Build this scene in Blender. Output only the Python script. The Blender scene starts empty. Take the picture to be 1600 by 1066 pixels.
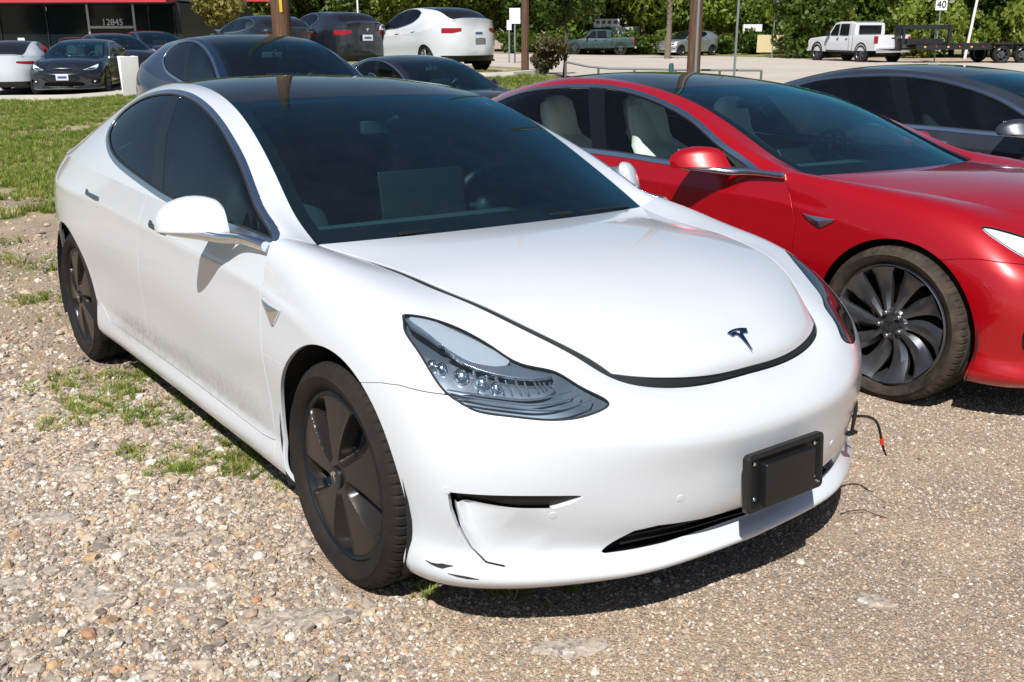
import bpy, bmesh, math, random, os
import numpy as np
from mathutils import Matrix, Vector, Quaternion
rad = math.radians
SC = bpy.context.scene
COL = SC.collection
# ------------------------------------------------------------------ camera, sky, sun, exposure
CAMH = 1.55
C_LOT = Vector((2.38774, -2.03905, 1.46316))
R_LOT = Vector((0.59813304, 0.80139134, -0.00296544))
U_LOT = Vector((-0.21456838, 0.16371007, 0.96289118))
F_LOT = Vector((-0.77213812, 0.57530074, -0.26987365))
TILT = 0.0355        # the gravel lot falls away from the camera by this much against level
_C = Vector((C_LOT.x, C_LOT.y, CAMH))
LOT = Matrix.Translation(_C) @ Matrix.Rotation(-TILT, 4, R_LOT) @ Matrix.Translation(-C_LOT)
L3 = LOT.to_3x3()
Rw, Uw, Fw = L3 @ R_LOT, L3 @ U_LOT, L3 @ F_LOT
cam_data = bpy.data.cameras.new('camera'); cam = bpy.data.objects.new('camera', cam_data); COL.objects.link(cam)
cam.matrix_world = Matrix.Translation(_C) @ Matrix((Rw, Uw, -Fw)).transposed().to_4x4()
cam_data.sensor_width = 36; cam_data.lens = 1530.33 / 1600 * 36
cam_data.clip_start = .05; cam_data.clip_end = 1500
SC.camera = cam
SUN = (L3 @ Vector((.56, -.66, .97))).normalized()
world = bpy.data.worlds.new('World'); SC.world = world; world.use_nodes = True
nt = world.node_tree; bg = nt.nodes['Background']
sky = nt.nodes.new('ShaderNodeTexSky'); sky.sky_type = 'NISHITA'; sky.sun_disc = False
sky.sun_elevation = math.asin(SUN.z); sky.sun_rotation = math.atan2(SUN.x, SUN.y)
sky.air_density = 1.0; sky.dust_density = .6; sky.ozone_density = 1.2
nt.links.new(sky.outputs[0], bg.inputs[0]); bg.inputs[1].default_value = .055
sl = bpy.data.lights.new('sun', 'SUN'); sl.energy = 4.8; sl.angle = rad(.55); sl.color = (1, .965, .92)
so = bpy.data.objects.new('sun', sl); COL.objects.link(so); so.rotation_mode = 'QUATERNION'
so.rotation_quaternion = SUN.to_track_quat('Z', 'Y'); so.location = (0, 0, 30)
SC.render.engine = 'CYCLES'
vs = SC.view_settings; vs.view_transform = 'Standard'; vs.look = 'None'; vs.exposure = 0.42; vs.gamma = 1; vs.use_curve_mapping = False
SC.cycles.max_bounces = 10; SC.cycles.transparent_max_bounces = 16; SC.cycles.glossy_bounces = 5
import math, random
import numpy as np
# ------------------------------------------------------------------ numeric surfaces
def nspl(t, P, ts):
    """natural cubic spline through P (n,...) at knots t, evaluated at ts"""
    t = np.asarray(t, float); P = np.asarray(P, float); ts = np.asarray(ts, float)
    n = len(t); sh = P.shape; P = P.reshape(n, -1); h = np.diff(t)
    A = np.eye(n); B = np.zeros_like(P)
    for i in range(1, n - 1):
        A[i, i - 1] = h[i - 1]; A[i, i] = 2 * (h[i - 1] + h[i]); A[i, i + 1] = h[i]
        B[i] = 6 * ((P[i + 1] - P[i]) / h[i] - (P[i] - P[i - 1]) / h[i - 1])
    M = np.linalg.solve(A, B)
    k = np.clip(np.searchsorted(t, ts) - 1, 0, n - 2)
    a = ((t[k + 1] - ts) / h[k])[:, None]; b = 1 - a; hk = h[k][:, None]
    r = a * P[k] + b * P[k + 1] + ((a ** 3 - a) * M[k] + (b ** 3 - b) * M[k + 1]) * hk ** 2 / 6
    return r.reshape((len(ts),) + sh[1:])
def knots(P):
    """common chord-length knots for axis 0 of a net (n,m,3)"""
    d = np.linalg.norm(np.diff(P, axis=0), axis=-1)
    d = d.reshape(len(d), -1).mean(1)
    t = np.concatenate([[0], np.cumsum(np.maximum(d, 1e-4) ** .75)]); return t / t[-1]
class Surf:
    """tensor spline surface through a control net (nu,nv,3)"""
    def __init__(s, net, smooth=0.0):
        s.net = np.asarray(net, float)
        s.tu = knots(s.net); s.tv = knots(s.net.transpose(1, 0, 2))
    def ev(s, us, vs):
        a = nspl(s.tu, s.net, us)
        b = nspl(s.tv, a.transpose(1, 0, 2), vs)
        return b.transpose(1, 0, 2)
    def grid(s, nu, nv, u0=0., u1=1., v0=0., v1=1.):
        return s.ev(np.linspace(u0, u1, nu), np.linspace(v0, v1, nv))
def crease(net, j, w, k=.14):
    """tighten rail j: two helper rails pulled to the chords, by per-column weight w"""
    net = np.asarray(net, float); S = Surf(net); t = S.tv; w = np.asarray(w)[:, None]
    out = [net[:, :j]]
    for a in (-1, 1):
        tt = t[j] + (t[j + a] - t[j]) * k
        sm = S.ev(S.tu, [tt])[:, 0]; ln = net[:, j] + (net[:, j + a] - net[:, j]) * k
        h = sm * (1 - w) + ln * w
        if a < 0: out += [h[:, None], net[:, j:j + 1]]
        else: out += [h[:, None], net[:, j + 1:]]
    return np.concatenate(out, 1)
class M:
    """triangle mesh: V verts, N normals, F tris"""
    def __init__(s, V, N, F): s.V = V; s.N = N; s.F = F
    def copy(s): return M(s.V.copy(), s.N.copy(), s.F.copy())
    def mirror(s):
        k = np.array([1, -1, 1]); return M(s.V * k, s.N * k, s.F[:, ::-1].copy())
    def off(s, d):
        d = np.asarray(d, float)
        return M(s.V + s.N * (d[:, None] if d.ndim else d), s.N.copy(), s.F.copy())
def gmesh(G, flip=False):
    nu, nv = G.shape[:2]
    du = np.gradient(G, axis=0); dv = np.gradient(G, axis=1)
    N = np.cross(du, dv); N /= np.maximum(np.linalg.norm(N, axis=-1, keepdims=True), 1e-12)
    i = np.arange(nu * nv).reshape(nu, nv)
    a, b, c, d = i[:-1, :-1].ravel(), i[1:, :-1].ravel(), i[1:, 1:].ravel(), i[:-1, 1:].ravel()
    F = np.concatenate([np.stack([a, b, c], 1), np.stack([a, c, d], 1)])
    V = G.reshape(-1, 3); N = N.reshape(-1, 3)
    if flip: F = F[:, ::-1]; N = -N
    return M(V, N, F)
def join(*ms):
    ms = [m for m in ms if m is not None and len(m.F)]
    o = 0; V = []; N = []; F = []
    for m in ms: V.append(m.V); N.append(m.N); F.append(m.F + o); o += len(m.V)
    return M(np.concatenate(V), np.concatenate(N), np.concatenate(F))
def clip(m, f):
    """keep f<=0, cutting triangles along f=0"""
    F = m.F; s = f > 0; k = s[F]; c = k.sum(1)
    keep = F[c == 0]
    out = [keep]; newV = []; newN = []; base = len(m.V)
    ed = {}
    T1 = F[c == 1]; K1 = k[c == 1]; T2 = F[c == 2]; K2 = k[c == 2]
    # rotate so that odd vertex is first
    def rot(T, K, val):
        j = np.argmax(K == val, axis=1); r = np.arange(len(T))
        return T[r, j], T[r, (j + 1) % 3], T[r, (j + 2) % 3]
    E = []
    if len(T1):
        a, b, c_ = rot(T1, K1, True)         # a is outside
        E += [np.stack([a, b], 1), np.stack([a, c_], 1)]
    if len(T2):
        a2, b2, c2 = rot(T2, K2, False)      # a2 inside
        E += [np.stack([a2, b2], 1), np.stack([a2, c2], 1)]
    if E:
        EE = np.concatenate(E); S = np.sort(EE, 1)
        uq, inv = np.unique(S, axis=0, return_inverse=True); inv = inv.ravel()
        f0 = f[uq[:, 0]]; f1 = f[uq[:, 1]]; t = (f0 / (f0 - f1))[:, None]
        nV = m.V[uq[:, 0]] * (1 - t) + m.V[uq[:, 1]] * t
        nN = m.N[uq[:, 0]] * (1 - t) + m.N[uq[:, 1]] * t
        nN /= np.maximum(np.linalg.norm(nN, axis=1, keepdims=True), 1e-9)
        inv = inv + base; p = 0
        if len(T1):
            n = len(T1); ab = inv[p:p + n]; ac = inv[p + n:p + 2 * n]; p += 2 * n
            out += [np.stack([ab, b, c_], 1), np.stack([ab, c_, ac], 1)]
        if len(T2):
            n = len(T2); ab = inv[p:p + n]; ac = inv[p + n:p + 2 * n]
            out += [np.stack([a2, ab, ac], 1)]
        V = np.concatenate([m.V, nV]); N = np.concatenate([m.N, nN])
    else: V, N = m.V, m.N
    F = np.concatenate(out)
    F = F[(F[:, 0] != F[:, 1]) & (F[:, 1] != F[:, 2]) & (F[:, 0] != F[:, 2])]
    return compact(V, N, F)
def compact(V, N, F):
    if not len(F): return M(V[:0], N[:0], F)
    u, inv = np.unique(F, return_inverse=True)
    return M(V[u], N[u], inv.reshape(F.shape))
def weld(m, tol=1e-5):
    q = np.round(m.V / tol).astype(np.int64)
    u, idx, inv = np.unique(q, axis=0, return_index=True, return_inverse=True); inv = inv.ravel()
    N = np.zeros((len(u), 3)); np.add.at(N, inv, m.N); N /= np.maximum(np.linalg.norm(N, axis=1, keepdims=True), 1e-9)
    F = inv[m.F]; F = F[(F[:, 0] != F[:, 1]) & (F[:, 1] != F[:, 2]) & (F[:, 0] != F[:, 2])]
    return M(m.V[idx], N, F)
def bedges(m):
    E = np.concatenate([m.F[:, [0, 1]], m.F[:, [1, 2]], m.F[:, [2, 0]]])
    S = np.sort(E, 1); _, inv, cnt = np.unique(S, axis=0, return_inverse=True, return_counts=True)
    return E[cnt[inv.ravel()] == 1]
def flange(m, d=.012, r=.0018):
    """turned-in panel edge: rounded shoulder, then a return of depth d"""
    m = weld(m); E = bedges(m)
    if not len(E): return m
    # outward in-surface direction at boundary verts
    D = np.zeros_like(m.V); e = m.V[E[:, 1]] - m.V[E[:, 0]]
    out = np.cross(e, (m.N[E[:, 0]] + m.N[E[:, 1]]) * .5)
    out /= np.maximum(np.linalg.norm(out, axis=1, keepdims=True), 1e-9)
    np.add.at(D, E[:, 0], out); np.add.at(D, E[:, 1], out)
    D /= np.maximum(np.linalg.norm(D, axis=1, keepdims=True), 1e-9)
    b = np.unique(E); mp = -np.ones(len(m.V), int); mp[b] = np.arange(len(b)); n0 = len(m.V)
    V1 = m.V[b] + D[b] * r * .7 - m.N[b] * r * .3; N1 = m.N[b] + D[b]; N1 /= np.maximum(np.linalg.norm(N1, axis=1, keepdims=True),1e-9)
    V2 = m.V[b] + D[b] * r - m.N[b] * r; N2 = D[b]
    V3 = m.V[b] + D[b] * r - m.N[b] * d; N3 = D[b]
    k = len(b); V = np.concatenate([m.V, V1, V2, V3]); N = np.concatenate([m.N, N1, N2, N3]); F = [m.F]
    i, j = E[:, 0], E[:, 1]; prev = (i, j)
    for l in range(3):
        a, c = n0 + l * k + mp[i], n0 + l * k + mp[j]
        F += [np.stack([prev[1], prev[0], a], 1), np.stack([prev[1], a, c], 1)]; prev = (a, c)
    return M(V, N, np.concatenate(F))
def cspl(P, n=200, closed=True):
    """smooth closed/open curve through points"""
    P = np.asarray(P, float)
    if closed:
        Q = np.concatenate([P[-3:], P, P[:4]]); m = 3
    else: Q = P; m = 0
    d = np.linalg.norm(np.diff(Q, axis=0), axis=1) ** .6; t = np.concatenate([[0], np.cumsum(d)])
    if closed: ts = np.linspace(t[m], t[m + len(P)], n + 1)[:-1]
    else: ts = np.linspace(0, t[-1], n)
    return nspl(t, Q, ts)
def sdpoly(p, Q, closed=True):
    """signed distance (2D) to a closed polygon, negative inside"""
    A = Q; B = np.roll(Q, -1, 0)
    if not closed: A = Q[:-1]; B = Q[1:]
    best = np.full(len(p), 1e9); ins = np.zeros(len(p), bool)
    for a, b in zip(A, B):
        ab = b - a; L = ab @ ab
        if L < 1e-14: continue
        t = np.clip(((p - a) @ ab) / L, 0, 1); d = np.linalg.norm(p - a - t[:, None] * ab, axis=1)
        best = np.minimum(best, d)
        c = (a[1] > p[:, 1]) != (b[1] > p[:, 1])
        if abs(ab[1]) > 1e-14:
            ins ^= c & (p[:, 0] < a[0] + (p[:, 1] - a[1]) / ab[1] * ab[0])
    return np.where(ins, -best, best) if closed else best
# ------------------------------------------------------------------ hero sedan control nets
def sedan_nets():
    # front columns: rails A..H as (x,y,z)
    Fr = [
     [(.750,0,.165),(.798,0,.205),(.750,0,.240),(.798,0,.305),(.829,0,.450),(.843,0,.548),(.800,0,.612),(.728,0,.652)],
     [(.738,.22,.165),(.786,.22,.205),(.740,.22,.242),(.787,.22,.308),(.818,.22,.455),(.832,.22,.552),(.786,.22,.618),(.713,.22,.655)],
     [(.708,.40,.165),(.755,.42,.205),(.715,.42,.250),(.744,.413,.322),(.774,.413,.465),(.782,.413,.572),(.722,.41,.652),(.655,.40,.690)],
     [(.640,.575,.165),(.682,.590,.207),(.652,.583,.262),(.670,.580,.350),(.692,.586,.480),(.686,.582,.595),(.628,.548,.690),(.555,.47,.745)],
     [(.555,.715,.165),(.592,.735,.208),(.570,.725,.268),(.587,.728,.360),(.598,.738,.500),(.568,.727,.625),(.497,.662,.732),(.430,.545,.803)],
     [(.450,.82,.168),(.480,.845,.212),(.470,.838,.278),(.482,.843,.372),(.485,.855,.515),(.445,.838,.655),(.350,.760,.790),(.280,.603,.850)],
     [(.320,.865,.175),(.332,.886,.220),(.327,.882,.290),(.333,.886,.390),(.330,.895,.535),(.285,.880,.690),(.195,.795,.838),(.130,.635,.873)],
     [(.120,.873,.180),(.120,.893,.226),(.120,.890,.300),(.120,.897,.405),(.120,.908,.555),(.090,.898,.715),(.025,.815,.866),(0,.648,.889)],
     [(-.10,.873,.182),(-.10,.893,.230),(-.10,.888,.310),(-.10,.896,.420),(-.10,.910,.575),(-.11,.900,.745),(-.135,.825,.892),(-.15,.656,.899)],
     [(-.29,.871,.186),(-.29,.891,.235),(-.29,.884,.315),(-.29,.892,.435),(-.29,.907,.600),(-.295,.897,.775),(-.30,.840,.918),(-.30,.672,.910)],
     [(-.45,.870,.190),(-.45,.890,.240),(-.45,.880,.320),(-.45,.888,.450),(-.45,.904,.620),(-.45,.894,.798),(-.45,.848,.938),(-.435,.705,.924)],
    ]
    X = [
     (-.9,(.868,.195),(.890,.245),(.874,.322),(.884,.465),(.901,.640),(.892,.822),(.850,.941)),
     (-1.4,(.868,.200),(.890,.250),(.873,.330),(.883,.480),(.901,.660),(.893,.842),(.855,.961)),
     (-1.9,(.870,.205),(.892,.255),(.878,.345),(.888,.500),(.905,.680),(.898,.865),(.862,.986)),
     (-2.35,(.878,.213),(.897,.265),(.888,.370),(.898,.525),(.914,.705),(.908,.885),(.868,1.012)),
     (-2.875,(.885,.220),(.902,.275),(.900,.385),(.908,.540),(.923,.715),(.913,.900),(.850,1.035))]
    Re = [[(x,)+p for p in row] for x, *row in X]
    Re += [
     [(-3.22,.835,.230),(-3.22,.855,.290),(-3.22,.860,.395),(-3.22,.866,.545),(-3.22,.876,.725),(-3.22,.860,.910),(-3.22,.785,1.035)],
     [(-3.50,.715,.250),(-3.51,.735,.310),(-3.52,.745,.400),(-3.53,.752,.545),(-3.54,.758,.725),(-3.53,.742,.905),(-3.52,.682,1.035)],
     [(-3.69,.510,.260),(-3.71,.530,.320),(-3.73,.540,.400),(-3.75,.545,.545),(-3.76,.545,.725),(-3.75,.530,.905),(-3.74,.500,1.045)],
     [(-3.77,.30,.260),(-3.80,.30,.320),(-3.83,.30,.400),(-3.85,.30,.545),(-3.85,.30,.725),(-3.84,.30,.905),(-3.825,.30,1.060)],
     [(-3.78,0,.260),(-3.81,0,.320),(-3.84,0,.400),(-3.86,0,.545),(-3.86,0,.725),(-3.85,0,.905),(-3.845,0,1.065)]]
    front = np.array(Fr, float)
    rear = np.array([r[:7] for r in Fr] + Re, float)      # full length, rails A..G
    gh = np.array([
     [(-.45,.848,.938),(-.448,.805,.950),(-.440,.755,.943),(-.435,.705,.924)],
     [(-.72,.850,.939),(-.705,.822,1.000),(-.680,.785,1.040),(-.591,.703,1.001)],
     [(-.95,.851,.943),(-.92,.802,1.060),(-.887,.745,1.136),(-.775,.676,1.102)],
     [(-1.2,.853,.953),(-1.19,.780,1.115),(-1.176,.696,1.239),(-1.06,.634,1.240)],
     [(-1.5,.856,.966),(-1.48,.766,1.150),(-1.453,.660,1.309),(-1.37,.594,1.336)],
     [(-1.8,.860,.982),(-1.77,.765,1.172),(-1.72,.640,1.352),(-1.67,.565,1.382)],
     [(-2.1,.865,.998),(-2.06,.770,1.180),(-2.0,.636,1.362),(-1.98,.552,1.398)],
     [(-2.4,.868,1.014),(-2.37,.776,1.175),(-2.32,.645,1.335),(-2.3,.550,1.385)],
     [(-2.7,.860,1.031),(-2.68,.775,1.148),(-2.63,.660,1.268),(-2.63,.555,1.330)],
     [(-3.0,.830,1.036),(-3.0,.760,1.102),(-2.97,.665,1.178),(-2.98,.560,1.240)],
     [(-3.3,.762,1.035),(-3.3,.710,1.062),(-3.3,.640,1.092),(-3.32,.556,1.128)],
     [(-3.54,.665,1.036),(-3.55,.630,1.048),(-3.56,.585,1.058),(-3.57,.530,1.068)],
     [(-3.72,.545,1.043),(-3.725,.530,1.044),(-3.73,.515,1.045),(-3.74,.500,1.046)]], float)
    Mc = [(-.285,.941),(-.455,1.036),(-.685,1.148),(-1.00,1.280),(-1.33,1.370),(-1.66,1.416),(-1.98,1.430),(-2.3,1.418),
          (-2.64,1.380),(-3.0,1.290),(-3.35,1.165),(-3.6,1.092),(-3.845,1.066)]
    top = []
    for g, (mx, mz) in zip(gh, Mc):
        h = g[3]; row = []
        for w in (0., .35, .7, 1.):
            k = w ** 2.2
            row.append((mx + (h[0] - mx) * k, h[1] * w, mz + (h[2] - mz) * (w ** 2.4)))
        top.append(row)
    top = np.array(top)
    # hood net rows (cowl -> nose), columns centre -> edge
    sf = Surf(front); Hc = sf.ev(np.linspace(0, 1, 400), [1.])[:, 0]     # hood edge, nose -> cowl
    He = Hc[::-1]
    corner = np.argmin(np.abs(He[:, 1] - .425) + (He[:, 0] < .4) * 9)
    side = He[:corner + 1]; fr = He[corner:]
    L = np.concatenate([[0], np.cumsum(np.linalg.norm(np.diff(side, axis=0), axis=1))]); L /= L[-1]
    cx = [(-.285,.943),(-.12,.944),(.05,.934),(.21,.915),(.36,.886),(.49,.848),(.59,.808),(.658,.772),(.714,.738),(.738,.697),(.728,.654)]
    ss = [0,.13,.27,.40,.52,.64,.75,.84,.92,.965,1.]
    hood = []
    for (mx, mz), s in zip(cx, ss):
        e = np.array([np.interp(s, L, side[:, k]) for k in range(3)]); row = []
        for w in (0., .3, .6, .85, 1.):
            k = w ** 2.3; row.append((mx + (e[0] - mx) * k, e[1] * w, mz + (e[2] - mz) * w ** 2.2))
        hood.append(row)
    # last row follows the front edge curve exactly
    Lf = np.concatenate([[0], np.cumsum(np.linalg.norm(np.diff(fr, axis=0), axis=1))]); Lf /= Lf[-1]
    hood[-1] = [[np.interp(1 - w, Lf, fr[:, k]) for k in range(3)] for w in (0., .3, .6, .85, 1.)]
    xw = lambda n: np.clip((.1 - n[:, 5, 0]) / .5, 0, 1) * np.clip((n[:, 5, 0] + 3.3) / .5, 0, 1)
    wf, wr = xw(front), xw(rear)
    front = crease(front, 5, wf); rear = crease(rear, 5, wr)
    front = crease(front, 2, wf * .8); rear = crease(rear, 2, wr * .8)
    return dict(front=front, rear=rear, gh=gh, top=top, hood=np.array(hood), split=10)
# ------------------------------------------------------------------ materials
MATS = {}
class NT:
    def __init__(s, name):
        s.m = bpy.data.materials.new(name); s.m.use_nodes = True; s.t = s.m.node_tree
        s.b = s.t.nodes['Principled BSDF']; s.out = s.t.nodes['Material Output']; MATS[name] = s.m
    def n(s, kind, **k):
        o = s.t.nodes.new(kind)
        for a, v in k.items():
            if a.startswith('i_'):
                key = a[2:]; key = int(key) if key.isdigit() else key.replace('_', ' ')
                o.inputs[key].default_value = v
            else: setattr(o, a, v)
        return o
    def l(s, a, b): s.t.links.new(a, b)
    def obj(s): return s.n('ShaderNodeTexCoord').outputs['Object']
    def gen(s): return s.n('ShaderNodeNewGeometry').outputs['Position']
    def noise(s, vec, scale, detail=4, rough=.55, dist=0):
        o = s.n('ShaderNodeTexNoise'); o.inputs['Scale'].default_value = scale; o.inputs['Detail'].default_value = detail
        o.inputs['Roughness'].default_value = rough; o.inputs['Distortion'].default_value = dist; s.l(vec, o.inputs['Vector']); return o
    def ramp(s, fac, stops, interp='LINEAR'):
        o = s.n('ShaderNodeValToRGB'); cr = o.color_ramp; cr.interpolation = interp
        while len(cr.elements) > 1: cr.elements.remove(cr.elements[-1])
        for i, (p, c) in enumerate(stops):
            e = cr.elements[0] if i == 0 else cr.elements.new(p)
            e.position = p; e.color = (c[0], c[1], c[2], 1) if hasattr(c, '__len__') else (c, c, c, 1)
        s.l(fac, o.inputs[0]); return o
    def mix(s, fac, a, b, mode='MIX'):
        o = s.n('ShaderNodeMix', data_type='RGBA', blend_type=mode)
        for v, i in ((fac, 0), (a, 6), (b, 7)):
            if hasattr(v, 'is_linked'): s.l(v, o.inputs[i])
            else: o.inputs[i].default_value = v if i == 0 else tuple(v) + (1,)
        return o.outputs[2]
    def math(s, op, a, b=None, c=None, clamp=False):
        o = s.n('ShaderNodeMath', operation=op, use_clamp=clamp)
        for v, i in ((a, 0), (b, 1), (c, 2)):
            if v is None: continue
            if hasattr(v, 'is_linked'): s.l(v, o.inputs[i])
            else: o.inputs[i].default_value = v
        return o.outputs[0]
    def bump(s, h, strength=.3, dist=.01, normal=None):
        o = s.n('ShaderNodeBump'); o.inputs['Strength'].default_value = strength; o.inputs['Distance'].default_value = dist
        s.l(h, o.inputs['Height'])
        if normal is not None: s.l(normal, o.inputs['Normal'])
        return o.outputs[0]
    def set(s, **k):
        for a, v in k.items():
            i = s.b.inputs[a.replace('_', ' ')]
            if hasattr(v, 'is_linked'): s.l(v, i)
            else: i.default_value = (tuple(v) + (1,)) if hasattr(v, '__len__') and len(v) == 3 and i.type == 'RGBA' else v
        return s
def simple(name, col, rough=.5, metal=0., vary=.15, scale=30., bump=0., **kw):
    t = NT(name); v = t.obj(); n = t.noise(v, scale)
    c = t.mix(t.math('MULTIPLY', n.outputs[0], vary), col, tuple(x * .35 for x in col))
    t.set(Base_Color=c, Metallic=metal)
    r = t.math('ADD', t.math('MULTIPLY', t.noise(v, scale * .37).outputs[0], .12), max(0, rough - .06)); t.set(Roughness=r)
    if bump: t.set(Normal=t.bump(n.outputs[0], bump, .004))
    t.set(**kw); return t.m
def paint(name, col, metal=0., rough=.35, coat=1., flake=0., dust=.0, grime=False, coat_rough=.03):
    t = NT(name); v = t.obj()
    big = t.noise(v, 1.7, 3); fine = t.noise(v, 900 if flake else 60, 2)
    c = t.mix(t.math('MULTIPLY', fine.outputs[0], .10 + flake), col, tuple(x * .6 for x in col))
    dm = t.ramp(t.noise(v, 5, 6, .65).outputs[0], [(.42, 0.), (.75, 1.)]).outputs[0]
    c = t.mix(t.math('MULTIPLY', dm, dust), c, (.42, .36, .28))
    rr = t.math('ADD', rough, t.math('MULTIPLY', dm, .1 if dust else .0))
    cr = t.math('ADD', coat_rough, t.math('MULTIPLY', dm, dust * 1.2))
    if grime:   # road dirt thrown up along the door bottoms
        sp = t.n('ShaderNodeSeparateXYZ'); t.l(v, sp.inputs[0])
        z = t.math('ADD', sp.outputs[2], t.math('MULTIPLY', t.noise(v, 9, 5).outputs[0], .035))
        band = t.ramp(z, [(.295, 0.), (.31, .2), (.335, 1.), (.40, .85), (.45, .22), (.53, .0)]).outputs[0]
        xs = t.ramp(t.math('MULTIPLY_ADD', sp.outputs[0], -.3, 0.), [(.10, 0.), (.2, .7), (.62, 1.), (.72, 0.)]).outputs[0]
        sm = t.ramp(t.noise(v, 34, 9, .75).outputs[0], [(.28, .2), (.62, 1.)]).outputs[0]
        g = t.math('MULTIPLY', t.math('MULTIPLY', band, xs), sm)
        tone = t.ramp(t.noise(v, 9, 5).outputs[0], [(.3, (.09, .085, .07)), (.5, (.22, .18, .13)), (.7, (.12, .14, .09))]).outputs[0]
        c = t.mix(t.math('MULTIPLY', g, .80), c, tone)
        z2 = t.ramp(sp.outputs[2], [(.20, .8), (.30, .28), (.80, 0.)]).outputs[0]
        st = t.ramp(t.noise(v, 34, 8, .75).outputs[0], [(.5, 0.), (.75, 1.)]).outputs[0]
        c = t.mix(t.math('MULTIPLY', t.math('MULTIPLY', z2, st), .16), c, (.33, .28, .21))
        rr = t.math('ADD', rr, t.math('MULTIPLY', g, .35)); cr = t.math('ADD', cr, t.math('MULTIPLY', g, .4)); cr = t.math('ADD', cr, t.ramp(sp.outputs[2], [(.20, .20), (.55, .16), (.75, .02), (.85, 0.)]).outputs[0])
    t.set(Base_Color=c, Metallic=metal, Roughness=rr, Coat_Weight=coat, Coat_Roughness=cr, Coat_IOR=1.5)
    return t.m
def glass(name, tint, rough=0., ior=1.5, dust=.04, spec=(.80, .93, 1, 1)):
    t = NT(name); t.t.nodes.remove(t.b); v = t.obj()
    tr = t.n('ShaderNodeBsdfTransparent'); tr.inputs[0].default_value = tuple(tint) + (1,)
    gl = t.n('ShaderNodeBsdfGlossy'); gl.inputs['Roughness'].default_value = rough + .01; gl.inputs[0].default_value = spec
    fr = t.n('ShaderNodeFresnel'); fr.inputs[0].default_value = ior
    m = t.n('ShaderNodeMixShader'); t.l(fr.outputs[0], m.inputs[0]); t.l(tr.outputs[0], m.inputs[1]); t.l(gl.outputs[0], m.inputs[2])
    df = t.n('ShaderNodeBsdfDiffuse'); df.inputs[0].default_value = (.5, .47, .42, 1)
    dm = t.ramp(t.noise(v, 9, 7, .7).outputs[0], [(.35, .5), (.8, 1.)]).outputs[0]
    m2 = t.n('ShaderNodeMixShader'); t.l(t.math('MULTIPLY', dm, dust), m2.inputs[0]); t.l(m.outputs[0], m2.inputs[1]); t.l(df.outputs[0], m2.inputs[2])
    t.l(m2.outputs[0], t.out.inputs[0]); return t.m
paint('paint_white', (.565, .60, .64), 0, .28, 1., 0, 0., True)
paint('paint_red', (.42, .0006, .006), .30, .32, 1., .2, .0)
paint('paint_grey', (.045, .052, .066), .5, .30, 1., .3, .03)
paint('paint_navy', (.008, .020, .052), .3, .28, 1., .2, .02)
paint('paint_black', (.006, .010, .016), .1, .28, 1., .1, .03)
paint('paint_darkgrey', (.018, .023, .036), .4, .3, 1., .3, .03)
paint('paint_plum', (.030, .024, .036), .6, .3, 1., .3, .03)
paint('paint_silver', (.42, .44, .48), .7, .3, 1., .2, .04)
paint('paint_truck', (.62, .64, .67), 0, .30, 1., 0, .02)
paint('paint_teal', (.015, .045, .05), .3, .4, 1., 0, .10)
glass('glass_side', (.10, .14, .16), dust=.008, ior=1.6)
glass('glass_clear_green', (.82, .93, .90), dust=.006, ior=1.42)
glass('glass_screen', (.60, .94, .98), dust=.014, ior=1.85, spec=(.25, .80, 1, 1))
glass('glass_roof', (.012, .016, .02), dust=.03)
glass('glass_lamp', (.86, .90, .93), dust=.02)
glass('glass_dark', (.03, .04, .05), dust=.03)
simple('chrome', (.80, .84, .88), .20, 1., .05)
simple('chrome_dark', (.18, .24, .33), .22, 1., .05)
simple('black_plastic', (.009, .009, .0095), .45, 0, .4, 60, .05)
simple('black_gloss', (.006, .007, .009), .12, 0, .1)
simple('rubber_seal', (.006, .009, .011), .8, 0, .2)
simple('liner', (.010, .010, .010), .9, 0, .3, 40, .3)
simple('interior_dark', (.032, .046, .050), .75, 0, .3)
simple('screen_back', (.009, .013, .014), .5, 0, .2)
simple('interior_grey', (.045, .055, .058), .7, 0, .3)
simple('interior_black_leather', (.040, .045, .05), .5, 0, .3, 80, .1)
simple('interior_cream', (.80, .77, .70), .6, 0, .15, 60, .05)
simple('lamp_red', (.30, .008, .012), .15, 0, .2, 40)
simple('lamp_white', (.75, .78, .82), .25, .1, .1)
simple('lamp_panel', (.38, .41, .45), .3, .1, .1)
simple('lamp_silver', (.55, .60, .66), .2, .9, .2, 60)
simple('lamp_grey', (.10, .135, .17), .3, .4, .3)
simple('lamp_amber', (.75, .32, .06), .3, 0, .1)
simple('cover_grey', (.034, .029, .026), .30, .5, .3, 20, .02)
simple('cover_dark', (.016, .020, .027), .30, .5, .2)
simple('wheel_metal', (.16, .17, .185), .30, .85, .2, 30)
simple('wheel_silver', (.42, .42, .44), .35, .9, .2, 30)
simple('steel', (.30, .30, .31), .42, .9, .3, 20)
simple('brake_rust', (.10, .045, .022), .6, .6, .4, 60)
simple('plate_white', (.62, .64, .66), .4, 0, .1, 20)
simple('plate_print', (.05, .09, .25), .5, 0, .1)
simple('red_tape', (.75, .03, .01), .5, 0, .1)
simple('scuff', (.02, .02, .022), .8, 0, .2)
def tyre_mat(name, col, dust):
    t = NT(name); v = t.obj()
    c = t.mix(t.ramp(t.noise(v, 14, 8, .7).outputs[0], [(.35, 0.), (.7, dust)]).outputs[0], col, (.17, .13, .085))
    t.set(Base_Color=c, Roughness=.78, Normal=t.bump(t.noise(v, 220, 3).outputs[0], .15, .002)); t.b.inputs['Specular IOR Level'].default_value = .22
    return t.m
tyre_mat('tyre', (.011, .0095, .009), .08); tyre_mat('tyre_dusty', (.018, .015, .013), .32)
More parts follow.
